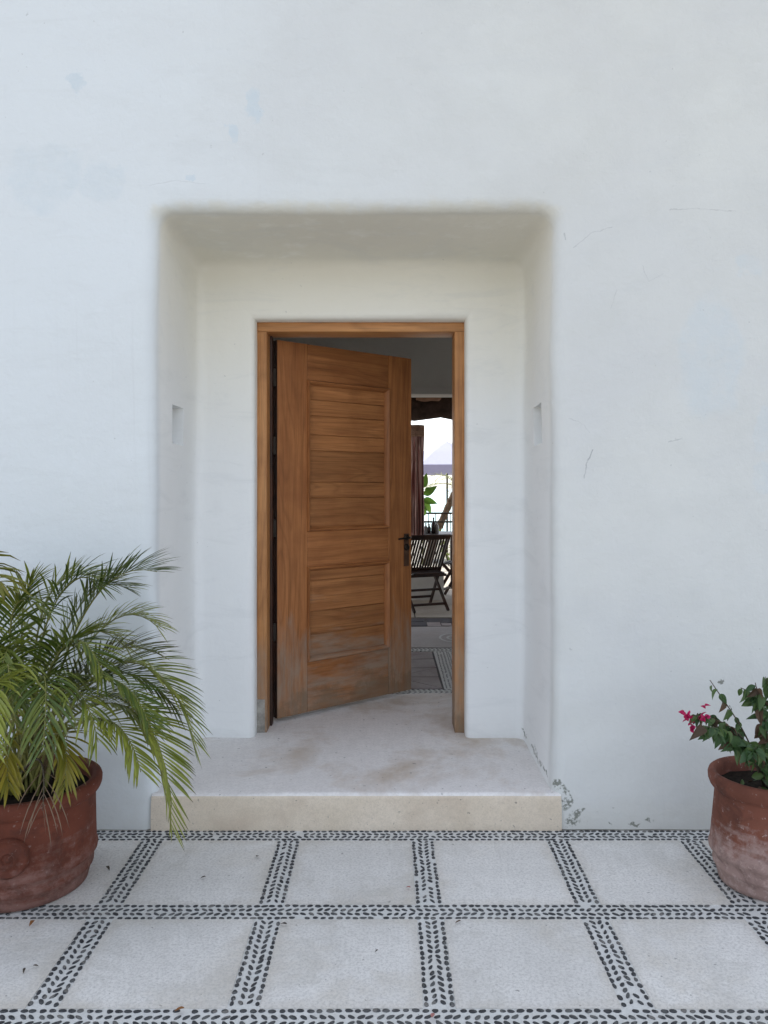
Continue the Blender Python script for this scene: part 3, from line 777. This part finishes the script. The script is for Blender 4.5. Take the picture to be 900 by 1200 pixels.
PX, PY = -1.34, 2.855
palm = thing('potted_palm', 'bushy green areca palm with arching fronds in a wide red terracotta pot', 'potted palm', (PX, PY, 0))
pot(palm, MPotL, .270, .385, .220, math.radians(-77))
def P_(px, py, D): return at(px, py, D)
def fr_(cp, mat=None, n=34, L=.19, seed=0, **kw):
    base = Vector((PX+R.uniform(-.07,.07), PY+R.uniform(-.06,.06), .34))
    return frond(palm, [base]+[P_(*c) for c in cp], mat or MPalm, n, L, seed=seed, **kw)
# big named arcs, traced with their own distances
fr_([(60,800,2.90),(92,705,2.92),(125,655,2.92),(184,670,2.90)], n=38, L=.19, seed=1, droop=.25, start=.40, jit=.45)
fr_([(40,790,2.95),(30,690,3.0),(70,655,3.02),(125,680,3.0)], n=34, L=.15, seed=2, droop=.5, start=.35)
fr_([(25,800,2.85),(50,690,2.85),(90,650,2.86),(120,690,2.85)], n=30, L=.15, seed=3, droop=.8, start=.35)
fr_([(60,830,2.85),(90,765,2.85),(140,745,2.82),(185,765,2.80)], MPalmB, n=36, L=.15, seed=4, droop=.3, jit=.5, wd=.007, start=.32)
fr_([(60,820,2.8),(115,740,2.75),(200,742,2.72),(228,875,2.72)], n=56, L=.18, seed=5, droop=.35, start=.30, jit=.35, wd=.0075)
fr_([(60,830,2.75),(125,785,2.65),(205,810,2.60),(200,975,2.60)], n=62, L=.17, seed=6, droop=.22, start=.32, jit=.25, wd=.0078, tone=(.5,.8))
fr_([(50,840,2.8),(90,770,2.7),(150,770,2.6),(175,850,2.55)], n=44, L=.16, seed=7, droop=.5, jit=.4, wd=.0072, start=.30)
fr_([(40,820,2.7),(50,760,2.6),(60,770,2.5),(50,880,2.42)], n=38, L=.17, seed=8, wd=.0066, droop=1.3, start=.28)
fr_([(20,800,2.7),(5,740,2.6),(5,760,2.5),(20,860,2.45)], n=34, L=.16, seed=9, wd=.0066, droop=1.3, start=.3)
fr_([(45,830,2.8),(70,780,2.65),(100,790,2.55),(115,870,2.5)], n=34, L=.15, seed=10, wd=.0066, droop=1.3, start=.3)
fr_([(20,790,2.9),(-10,700,2.9),(-40,660,2.9),(-90,690,2.9)], n=34, L=.17, seed=11, droop=.6, start=.35)
fr_([(0,800,2.8),(-60,760,2.75),(-110,760,2.7),(-150,850,2.7)], n=36, L=.18, seed=12, droop=.7, start=.3)
fr_([(0,810,2.75),(-50,790,2.6),(-80,800,2.5),(-100,900,2.5)], n=36, L=.18, seed=13, droop=.8, start=.3)
fr_([(-40,740,2.8),(-75,660,2.78),(-50,640,2.75),(12,690,2.70)], MPalmY, n=22, L=.17, wd=.014, seed=14, droop=1.0, start=.45)
fr_([(40,800,3.0),(70,730,3.08),(110,720,3.12),(150,760,3.10)], n=32, L=.15, seed=15, droop=.6, start=.3)
fr_([(45,850,2.8),(70,840,2.65),(85,860,2.6),(75,925,2.57)], MPalmY, n=24, L=.12, wd=.0075, seed=16, droop=.6, start=.45, fan=.7)
fr_([(20,860,2.8),(10,845,2.65),(5,870,2.6),(10,925,2.57)], MPalmY, n=22, L=.12, wd=.0075, seed=17, droop=.6, start=.45, fan=.7)
fr_([(45,870,2.75),(55,880,2.6),(52,920,2.55),(50,950,2.55)], MPalmD, n=10, L=.17, wd=.0026, seed=18, droop=1.3, start=.45, fan=.75)
fr_([(30,780,2.9),(20,720,2.92),(25,690,2.93),(40,680,2.92)], n=26, L=.13, seed=19, droop=.4, start=.35, tone=(.3,1))
for q_, (cp, L_, sd_) in enumerate([
    ([(60,800,2.95),(110,720,3.0),(150,700,3.02),(185,735,3.0)], .15, 70),
    ([(60,820,2.85),(115,770,2.8),(165,770,2.78),(205,830,2.76)], .17, 71),
    ([(40,800,2.75),(75,720,2.7),(100,730,2.65),(125,800,2.6)], .16, 73),
    ([(70,840,2.7),(120,820,2.6),(150,840,2.55),(165,905,2.5)], .14, 74),
    ([(55,800,2.9),(80,700,2.95),(110,670,2.95),(150,690,2.95)], .16, 75),
    ([(15,790,2.8),(0,700,2.8),(15,680,2.78),(60,720,2.75)], .16, 76),
    ([(15,810,2.6),(-5,770,2.5),(-20,790,2.4),(-15,870,2.35)], .16, 78),
    ([(60,830,2.95),(105,800,3.0),(150,800,3.02),(180,860,3.0)], .14, 79)]):
    fr_(cp, n=44, L=L_, seed=sd_, droop=.6, start=.26, wd=.007, jit=.6)
for i in range(7):                               # shorter inner fronds that fill the middle
    a_ = R.uniform(0, 2*math.pi); rr = R.uniform(.12,.34); h = R.uniform(.62,1.02)
    ex = Vector((PX+math.cos(a_)*rr, min(PY+math.sin(a_)*rr*.85, 3.16), h)); b_ = Vector((PX+R.uniform(-.08,.08), PY+R.uniform(-.08,.08), .34))
    md = b_.lerp(ex, .5)+Vector((0,0,.22)); tip = ex+Vector((math.cos(a_)*.14, math.sin(a_)*.1, -.08-R.uniform(0,.15))); tip.y = min(tip.y, 3.20)
    frond(palm, [b_, md, ex+Vector((0,0,.08)), tip], R.choice((MPalm, MPalm, MPalm, MPalmB)), 26, R.uniform(.12,.16), seed=40+i, droop=R.uniform(.5,1.1), start=.25, r0=.0045)
for i in range(16):                              # canes and sheaths rising from the soil
    a_ = R.uniform(0, 2*math.pi); rr = R.uniform(.02,.13); b_ = Vector((math.cos(a_)*rr, math.sin(a_)*rr, .325))
    t_ = b_+Vector((math.cos(a_)*.05+R.uniform(-.03,.03), math.sin(a_)*.05, R.uniform(.16,.38)))
    bm = bmesh.new(); tube(bm, bez([b_, b_.lerp(t_, .5)+Vector((R.uniform(-.02,.02),0,0)), t_], 6), [.010,.010,.009,.008,.007,.006,.004], 7)
    obj('cane', bm, MTrunkL if i % 2 else MStalk, palm, smooth=True)

BX, BY = 1.410, 2.855
bou = thing('potted_bougainvillea', 'straggly bougainvillea with magenta flowers in a chalky weathered terracotta pot', 'potted plant', (BX, BY, 0))
pot(bou, MPotR, .197, .405, .160)
def leafmesh(L_, W_, curl, fold, seed, mat, heart=True):
    r = random.Random(seed); bm = bmesh.new(); tl = bm.verts.layers.float.new('tone'); al = bm.verts.layers.float.new('along')
    rows = []; n = 6; tn = r.random()
    for j in range(n+1):
        t = j/n; w_ = W_*.5*(math.sin(math.pi*min(1, t**.75*.97+.03))**.9+.02); z = -curl*L_*t*t
        rows.append([bm.verts.new((sx*w_, t*L_, z+abs(sx)*w_*fold+r.uniform(-.0008,.0008))) for sx in (-1, -.5, 0, .5, 1)])
        for v in rows[-1]: v[tl] = tn; v[al] = t
    for A, B in zip(rows, rows[1:]):
        for i in range(4): bm.faces.new((A[i], A[i+1], B[i+1], B[i]))
    me = bpy.data.meshes.new('leaf'); bm.to_mesh(me); bm.free(); me.materials.append(mat.m)
    me.polygons.foreach_set('use_smooth', [True]*len(me.polygons)); return me
LG = [leafmesh(1, .56, R.uniform(.2,.8), R.uniform(.1,1.2), i, MBou) for i in range(8)]
LB = [leafmesh(1, .55, R.uniform(.3,.8), R.uniform(.6,1.4), 20+i, MBouB) for i in range(3)]
LF = [leafmesh(1, .85, R.uniform(.1,.4), R.uniform(.2,.6), 30+i, MBract) for i in range(4)]
def put_leaf(root, name, me, p, d, size, roll=None):
    o = link(bpy.data.objects.new(name, me), root); d = Vector(d).normalized()
    q = d.to_track_quat('Y', 'Z'); o.rotation_mode = 'QUATERNION'
    from mathutils import Quaternion
    o.rotation_quaternion = Quaternion(d, R.uniform(-1.3,1.3) if roll is None else roll) @ q
    o.location = Vector(p)-root.location; o.scale = (size,)*3; return o
def face_leaf(root, me, p, d, size, nrm):
    d = Vector(d).normalized(); z = Vector(nrm); z = (z-d*z.dot(d)).normalized(); x = d.cross(z)
    o = link(bpy.data.objects.new('leaf', me), root); o.rotation_mode = 'QUATERNION'
    o.rotation_quaternion = Matrix((x, d, z)).transposed().to_quaternion(); o.location = Vector(p)-root.location; o.scale = (size,)*3
def branch(pts, leaves, r0=.004, size=.04, bmat=.0, sag=.7, spread=1.0, skip=.15):
    C = bez(pts, 24); bm = bmesh.new(); tube(bm, [c-bou.location for c in C[::2]], [r0*(1-.65*i/12) for i in range(13)], 6, .2)
    obj('stem', bm, MTwig, bou, smooth=True)
    leaves = int(leaves*1.3)
    for k in range(leaves):
        s = skip+(1-skip)*(k+.5)/leaves; i = min(23, int(s*24)); p = C[i]; d = (C[min(i+1,24)]-C[max(i-1,0)]).normalized()
        side = Vector((R.uniform(-1,1), R.uniform(-1,1), R.uniform(-.3,.3))).normalized()
        v = d*.3+side*spread+Vector((0,0,-sag*R.uniform(.4,1.5)))
        put_leaf(bou, 'leaf', R.choice(LB if R.random() < bmat else LG), p+Vector((R.uniform(-.006,.006), R.uniform(-.006,.006), 0)), v, size*R.uniform(.65,1.25))
s0 = Vector((BX, BY, .34)); D_ = 2.80
def B_(px, py, D=D_): return at(px, py, D)
branch([s0, B_(880,860,2.80), B_(862,842), B_(832,797)], 13, size=.036, bmat=.1, sag=1.3, skip=.45, spread=.5)
branch([s0, B_(880,855,2.75), B_(850,842,2.70), B_(812,838,2.66)], 33, size=.040, bmat=.35, sag=.8, skip=.30)
branch([s0, B_(880,868,2.72), B_(850,850,2.66), B_(822,852,2.62)], 27, size=.050, bmat=.08, sag=1.3, skip=.35)
branch([s0, B_(905,850,2.84), B_(898,815,2.86), B_(868,806,2.86)], 18, size=.046, bmat=.05, sag=1.4, skip=.5, spread=.5)
branch([s0, B_(900,860), B_(893,830), B_(885,800,2.8)], 24, size=.044, bmat=.2, sag=1.0, skip=.3)
branch([s0, B_(905,850,2.9), B_(905,815,2.9), B_(897,793,2.9)], 24, size=.042, bmat=.1, sag=.9, skip=.3)
branch([s0, B_(890,870,2.75), B_(870,868,2.70), B_(855,872,2.68)], 33, size=.042, bmat=.05, sag=.5, skip=.15)
branch([s0, B_(895,872,2.68), B_(885,870,2.62), B_(880,885,2.60)], 30, size=.044, bmat=.0, sag=.3, skip=.1)
branch([s0, B_(930,860,2.8), B_(960,830,2.8), B_(1000,820,2.8)], 36, size=.044, bmat=.1, sag=.8, skip=.2)
branch([s0, B_(920,850,2.9), B_(930,810,2.95), B_(950,780,2.95)], 30, size=.044, bmat=.1, sag=.8, skip=.2)
branch([s0, B_(915,865,2.7), B_(920,850,2.6), B_(925,880,2.55)], 27, size=.044, bmat=.0, sag=.6, skip=.2)
for (px, py, n) in ((804,838,5),(811,851,5),(808,843,3),(824,839,5),(828,842,4),(826,829,2),(807,836,3)):
    for k in range(n):
        put_leaf(bou, 'bract', R.choice(LF), B_(px+R.uniform(-2,2), py+R.uniform(-2,2), 2.66+R.uniform(-.012,.012)), (R.uniform(-1,1), R.uniform(-1,.2), R.uniform(-1,1)), R.uniform(.015,.024))
for i in range(14):                              # bits of litter on the soil
    a_ = R.uniform(0, 6.28); q = R.uniform(.03,.13)
    put_leaf(bou, 'dead_leaf', R.choice(LB+LG[:1]), (BX+q*math.cos(a_), BY+q*math.sin(a_), .352+R.uniform(0,.008)), (R.uniform(-1,1), R.uniform(-1,1), .1), R.uniform(.02,.035))

# ------------------------------------------------------------------ fallen leaves on the paving
MFall = m_leaf('dead leaf', (.24,.10,.03), (.33,.16,.06), None, .7, .05)
MFallD = m_leaf('dark dead leaf', (.05,.04,.03), (.09,.07,.05), None, .7, .05)
MPink = m_leaf('faded petal', (.42,.16,.14), (.45,.2,.18), None, .7, .1)
FALL = [
 (40,1081,.030,MFall,'curled orange brown leaf on the slab in front of the palm pot','fallen leaf'),
 (29,1136,.018,MFallD,'small dark leaf scrap near the left edge of the paving','fallen leaf'),
 (39,1133,.016,MFallD,'tiny grey leaf scrap just right of a darker scrap on the leftmost slab','fallen leaf'),
 (125,1017,.026,MFallD,'thin grey leaf on the slab right of the palm pot','fallen leaf'),
 (241,1029,.020,MFallD,'pale grey leaf fragment in the middle of the slab under the hanging frond','fallen leaf'),
 (301,1006,.026,MFallD,'narrow dark leaf near the pebble band left of the step centre','fallen leaf'),
 (336,1085,.022,MFallD,'dark curled leaf at a pebble crossing below the step','fallen leaf'),
 (443,1114,.013,MFallD,'tiny black speck of leaf on the pale slab below the door','fallen leaf'),
 (481,1042,.022,MPink,'faded pink petal beside the pebble band below the doorway','fallen petal'),
 (540,1081,.020,MBouB,'dark red scrap of petal at the top of a front row slab','fallen petal'),
 (506,1195,.026,MPink,'pinkish petal lying on the pebbles at the bottom edge','fallen petal'),
 (216,1184,.026,MFall,'small brown twig like leaf lying across the front pebble band','fallen leaf'),
]
for i, (px, py, sz, mt, lb, ct) in enumerate(FALL):
    p = gnd(px, py, .004); me = leafmesh(sz, sz*.45, .25, .5, 60+i, mt); me.name = ct.replace(' ', '_')
    o = link(bpy.data.objects.new(ct.replace(' ', '_'), me)); o.location = (p.x, p.y, .004+sz*.26); o.rotation_euler = (R.uniform(-.15,.15), 0, R.uniform(0, 6.28))
    tag(o, lb, ct, 'scraps blown onto the paving')

# ------------------------------------------------------------------ terrace behind the door
def folding_chair():
    t = thing('folding_chair', 'dark folding chair with a slatted back, seen from behind through the doorway', 'chair', (.41, 8.33, zf), math.radians(23), 'dark folding chairs on the terrace')
    w2 = .225
    for s in (-1, 1):
        bm = bmesh.new(); bar(bm, (s*w2, -.17, .80), (s*w2, .30, .0), .022, .035, Vector((0,1,.5)), .003); obj('leg', bm, MDark, t, auto=40)
        bm = bmesh.new(); bar(bm, (s*(w2-.026), .20, .42), (s*(w2-.026), -.20, .0), .022, .035, Vector((0,1,.5)), .003); obj('leg', bm, MDark, t, auto=40)
    bm = bmesh.new(); bar(bm, (-w2-.01, -.175, .79), (w2+.01, -.175, .79), .055, .022, Vector((0,1,.6)), .003); obj('top_rail', bm, MDark, t, auto=40)
    bm = bmesh.new(); bar(bm, (-w2+.012, .045, .43), (w2-.012, .045, .43), .04, .02, Vector((0,1,.6)), .003); obj('bottom_rail', bm, MDark, t, auto=40)
    for k in range(13):
        x = -w2+.03+(2*w2-.06)*k/12
        bm = bmesh.new(); bar(bm, (x, -.165, .77), (x, .035, .44), .021, .010, Vector((0,1,.6))); obj('slat', bm, MDark, t)
    for k in range(7):
        y = -.12+.055*k
        bm = bmesh.new(); bar(bm, (-w2+.04, y, .40+.004*k), (w2-.04, y, .40+.004*k), .042, .014); obj('seat_slat', bm, MDark, t)
    bm = bmesh.new(); bar(bm, (-w2, -.10, .375), (w2, -.10, .375), .02, .03); obj('seat_rail', bm, MDark, t)
    for (y, z) in ((.0, .21), (-.13, .07), (.24, .10)):
        bm = bmesh.new(); bar(bm, (-w2+.02, y, z), (w2-.02, y, z), .018, .026); obj('stretcher', bm, MDark, t)
    return t
def copy_tree(o, parent=None):
    c = o.copy(); COL.objects.link(c); c.parent = parent
    for ch in o.children: copy_tree(ch, c)
    return c
ch = folding_chair()
ch2 = copy_tree(ch); ch2.location = (.93, 9.15, zf); ch2.rotation_euler = (0,0,math.radians(70))
ch2['label'] = 'dark folding chair farther back, half hidden by the right door jamb'

MWhiteP = m_plain('whitewashed masonry', (.55,.54,.52), .85, .2, var=.1, sc=5)
bm = bmesh.new(); box(bm, -1.6, 8.98, zf-.01, .68, 9.14, .47, .012); tag(obj('low_wall', bm, MWhiteP, auto=40), 'low grey plastered ledge behind the folding chair', 'low wall')
tb = thing('dining_table', 'dark wooden table standing behind the slatted folding chair', 'table', (.30, 9.75, zf))
bm = bmesh.new(); box(bm, -.62, -.38, .715, .62, .38, .745, .004); obj('tabletop', bm, MDark, tb, auto=40)
for sx in (-1, 1):
    for sy in (-1, 1):
        bm = bmesh.new(); box(bm, sx*.58-.03, sy*.31-.03, 0, sx*.58+.03, sy*.31+.03, .714); obj('leg', bm, MDark, tb)
def bottle(px, mat, h, r, lb, D=9.62, name='bottle'):
    p = at(px, 600, D); o = thing(name, lb, name, (p.x, D, zf+.746), 0, 'table things behind the chair')
    bm = bmesh.new(); rr = lathe(bm, [(r*.9, 0), (r, .004), (r, h*.55), (r*.85, h*.64), (r*.38, h*.76), (r*.34, h*.93)], 14); bm.faces.new(rr[0][::-1]); bm.faces.new(rr[-1]); obj('body', bm, mat, o, auto=40)
    bm = bmesh.new(); tube(bm, [(0,0,h*.925), (0,0,h)], r*.42, 12); obj('cap', bm, MIron, o, auto=40)
MGlassD = m_plain('dark bottle glass', (.03,.02,.02), .2, .5); MSalt = m_plain('pale glass shaker', (.35,.36,.36), .3, .5)
bottle(508, MGlassD, .20, .03, 'dark sauce bottle on the table, tallest of the bottles')
bottle(499, MSalt, .13, .024, 'pale glass shaker on the table, left of the dark sauce bottle')
bottle(503, MGlassD, .12, .022, 'short dark bottle on the table between the shaker and the tall bottle')
bottle(512, MSalt, .15, .026, 'pale bottle on the table, rightmost of the bottles')

# hanging gathered cloth
MCloth = M('maroon striped cloth', .85, .2)
cc = MCloth.ramp(MCloth.noise(1.0, 2, .5, vec=MCloth.map((55, 55, .5))), [(.36, (.02,.010,.010)), (.45, (.22,.07,.06)), (.54, (.62,.42,.38)), (.62, (.06,.025,.02))]); MCloth.color(cc)
cu = thing('hanging_curtain', 'gathered maroon and dark striped curtain hanging under the log beam', 'curtain', (.372, 9.4, .85))
bm = bmesh.new(); n = 40; rings = []
for (z, r) in ((1.36, .085), (1.25, .088), (.95, .078), (.6, .085), (.3, .09), (.08, .088), (0, .082)):
    rings.append([bm.verts.new(((r*(1+.16*math.sin(k*2*math.pi/n*11+z*1.5)))*math.cos(k*2*math.pi/n), (r*(1+.16*math.sin(k*2*math.pi/n*11+z*1.5)))*math.sin(k*2*math.pi/n), z+(R.uniform(-.02,.02) if z == 0 else 0))) for k in range(n)])
for A, B in zip(rings, rings[1:]):
    for k in range(n): bm.faces.new((A[k], A[(k+1)%n], B[(k+1)%n], B[k]))
bmesh.ops.recalc_face_normals(bm, faces=bm.faces)
obj('cloth', bm, MCloth, cu, smooth=True)
bm = bmesh.new()
for k in range(6): tube(bm, [(.094*math.cos(t), .094*math.sin(t), 1.25+.024*k) for t in [2*math.pi*i/20 for i in range(21)]], .013, 6)
obj('rope_wrap', bm, m_plain('tan rope', (.30,.19,.14), .9, .1, var=.3), cu, smooth=True)

# palapa
MLog = m_plain('dark log bark', (.045,.028,.022), .85, .2, var=.6, sc=9, bump=.8); MLogB = m_plain('brown log', (.22,.12,.075), .8, .2, var=.3, sc=12, bump=.5)
MThatch = m_plain('thatch', (.16,.12,.08), .95, .1, var=.5, sc=30, bump=1.)
pal = thing('palapa', 'thatched log shelter over the terrace, its dark beam showing above the chair', 'shelter', (0, 9.1, zf))
def lg(a_, b_, r, mat, nm, seed, n=14):
    bm = bmesh.new(); a_, b_ = Vector(a_)-pal.location, Vector(b_)-pal.location
    tube(bm, [a_.lerp(b_, i/n)+Vector((0, .02*mn.noise(Vector((i*.7, seed, 0))), .03*mn.noise(Vector((i*.8, seed, 5))))) for i in range(n+1)], [r*(1+.15*mn.noise(Vector((i*.9, seed, 9)))) for i in range(n+1)], 12, .25, seed)
    return obj(nm, bm, mat, pal, smooth=True)
lg((-2.6, 9.05, 2.43), (3.6, 9.05, 2.40), .145, MLog, 'beam', 1, 40)
lg((-2.6, 11.6, 2.20), (3.6, 11.6, 2.20)if False else (3.6, 11.6, 2.62), .11, MLog, 'beam', 2, 24) if False else None
lg((-2.3, 9.0, zf), (-2.3, 9.0, 2.35), .11, MLog, 'post', 3); lg((2.9, 9.0, zf), (2.9, 9.0, 2.35), .11, MLog, 'post', 4)
for i, x in enumerate((-1.6, -.8, 0, .48, 1.2, 2.0, 2.8)):
    lg((x, 7.5, 2.92), (x-.06, 9.6, 2.62 if x != .48 else 2.60), .055, MLogB, 'rafter', 10+i)
lg((.36, 8.72, 2.53), (.60, 8.80, 2.53), .07, MLogB, 'cross_log', 30, 6)
bm = bmesh.new(); nx, ny = 40, 14; gg = []
for j in range(ny+1):
    gg.append([bm.verts.new((-3+7*i/nx, 7.27+4.1*j/ny-9.1, 3.12-.36*j/ny-zf+.03*mn.noise(Vector((i*.6, j*.8, 3))) + (R.uniform(-.05,.02) if j == ny else 0))) for i in range(nx+1)])
for j in range(ny):
    for i in range(nx): bm.faces.new((gg[j][i], gg[j][i+1], gg[j+1][i+1], gg[j+1][i]))
r = bmesh.ops.solidify(bm, geom=bm.faces[:], thickness=-.16)
obj('thatch_roof', bm, MThatch, pal, smooth=True)

# railing
rl = thing('railing', 'thin dark metal railing along the far edge of the terrace', 'railing', (0, 12.6, zf))
for z in (.90, .76):
    bm = bmesh.new(); bar(bm, (-2.3, 0, z), (2.45, 0, z), .03, .03); obj('rail', bm, MIron, rl)
for k in range(40):
    x = -2.3+.12*k; bm = bmesh.new(); tube(bm, [(x, 0, 0), (x, 0, .885)], .007, 6); obj('bar', bm, MIron, rl)

# broad leaf plant
bl = thing('broadleaf_plant', 'glossy plant with broad bright green leaves beside the hanging curtain', 'plant', (.50, 10.6, zf))
MBl = m_leaf('broad leaf', (.07,.15,.02), (.14,.24,.04), None, .35, .35)
bm = bmesh.new(); tube(bm, bez([(0,0,0), (.02,0,.5), (.02,.02,1.2)], 8), .012, 7); obj('stem', bm, MStalk, bl, smooth=True)
LBl = [leafmesh(1, .5, .35, .35, 90+i, MBl) for i in range(3)]
for (px, py, dx, dz, s) in ((497,572,.3,.9,.26),(499,580,.5,.35,.26),(498,585,.7,-.2,.24),(499,588,.55,-.8,.24),(497,592,.3,-1,.2),(496,577,-.8,.2,.2),(495,586,-.9,-.4,.2),(500,574,.9,.4,.12)):
    face_leaf(bl, R.choice(LBl), at(px-2, py, 10.6), (dx, R.uniform(-.3,.1), dz), s*.8, (R.uniform(-.4,.4), -1, R.uniform(0,.6)))

sh = thing('garden_shrub', 'pale yellow green shrub growing beyond the terrace railing', 'shrub', (1.15, 13.4, -.10))
MShr = m_leaf('pale shrub leaf', (.16,.22,.05), (.34,.38,.12), None, .5, .35); LSh = [leafmesh(1, .4, .4, .4, 120+i, MShr) for i in range(3)]
for i in range(9):
    tipp = Vector((R.uniform(-.45,.5), R.uniform(-.3,.3), R.uniform(.65,1.05))); C = bez([(0,0,0), (tipp.x*.4, tipp.y*.4, tipp.z*.7), tipp], 10)
    bm = bmesh.new(); tube(bm, C, .007, 5); obj('stem', bm, MTwig, sh)
    for k in range(14):
        put_leaf(sh, 'leaf', R.choice(LSh), sh.location+C[3+k//2], (R.uniform(-1,1), R.uniform(-1,1), R.uniform(-.2,.8)), R.uniform(.07,.13))

# leaning palm beyond the railing
lp = thing('leaning_palm', 'leaning rough trunked palm beyond the railing with arching thin fronds', 'palm tree', (.72, 14.2, -.10))
MTr = m_plain('palm trunk', (.11,.075,.05), .9, .1, var=.5, sc=16, bump=.9)
tp = [Vector((.72,14.2,-.2)), Vector((.82,14.2,.45)), at(514,617,14.2), at(531,581,14.2), at(536,572,14.2)]
bm = bmesh.new(); C = bez(tp, 22); tube(bm, [c-lp.location for c in C], [.07*(1-.25*i/22)*(1+.12*(i % 2)) for i in range(23)], 10, .2); obj('trunk', bm, MTr, lp, smooth=True)
top = C[-1]
for i in range(13):
    a_ = i*2*math.pi/13+.2; u = Vector((math.cos(a_), math.sin(a_)*.9, 0)); hh = R.uniform(.12,.4)
    frond(lp, [top, top+u*.22+Vector((0,0,hh)), top+u*.6+Vector((0,0,hh*.7)), top+u*.9+Vector((0,0,-.35+hh))], MPalm, 20, .16, wd=.008, seed=200+i, droop=.7, start=.3, r0=.010)

# parasol
um = thing('parasol', 'pale lavender parasol with a hanging valance out on the sunlit beach', 'parasol', (1.60, 20.0, -.40))
MCan = m_leaf('parasol cloth', (.50,.52,.68), (.56,.58,.74), None, .8, .4); MVal = m_leaf('parasol valance', (.34,.32,.44), (.38,.36,.48), None, .8, .2)
bm = bmesh.new(); n = 8; Rp = 1.42; zr, zp = 2.04+.40, 2.68+.40; pk = bm.verts.new((0,0,zp)); rg = []
for q in (.12, .5, 1.0):
    rg.append([bm.verts.new((Rp*q*math.cos(2*math.pi*(k+.3)/n), Rp*q*math.sin(2*math.pi*(k+.3)/n), zp-(zp-zr)*q+.03*math.sin(math.pi*q))) for k in range(n)])
for k in range(n): bm.faces.new((pk, rg[0][k], rg[0][(k+1)%n]))
for A, B in zip(rg, rg[1:]):
    for k in range(n): bm.faces.new((A[k], B[k], B[(k+1)%n], A[(k+1)%n]))
can = obj('canopy', bm, MCan, um)
bm = bmesh.new()
for k in range(n):
    a1, a2 = 2*math.pi*(k+.3)/n, 2*math.pi*(k+1.3)/n
    p1, p2 = Vector((Rp*math.cos(a1), Rp*math.sin(a1), zr)), Vector((Rp*math.cos(a2), Rp*math.sin(a2), zr))
    bm.faces.new([bm.verts.new(v) for v in (p1, p2, p2+Vector((0,0,-.22)), p1+Vector((0,0,-.22)))])
obj('valance', bm, MVal, um)
bm = bmesh.new(); tube(bm, [(0,0,-.1), (0,0,zp-.02)], .025, 10); obj('pole', bm, MIron, um, smooth=True)
for k in range(n):
    a1 = 2*math.pi*(k+.3)/n; bm = bmesh.new(); tube(bm, [(0,0,zp-.03), (Rp*math.cos(a1), Rp*math.sin(a1), zr-.01)], .010, 5); obj('rib', bm, MIron, um)
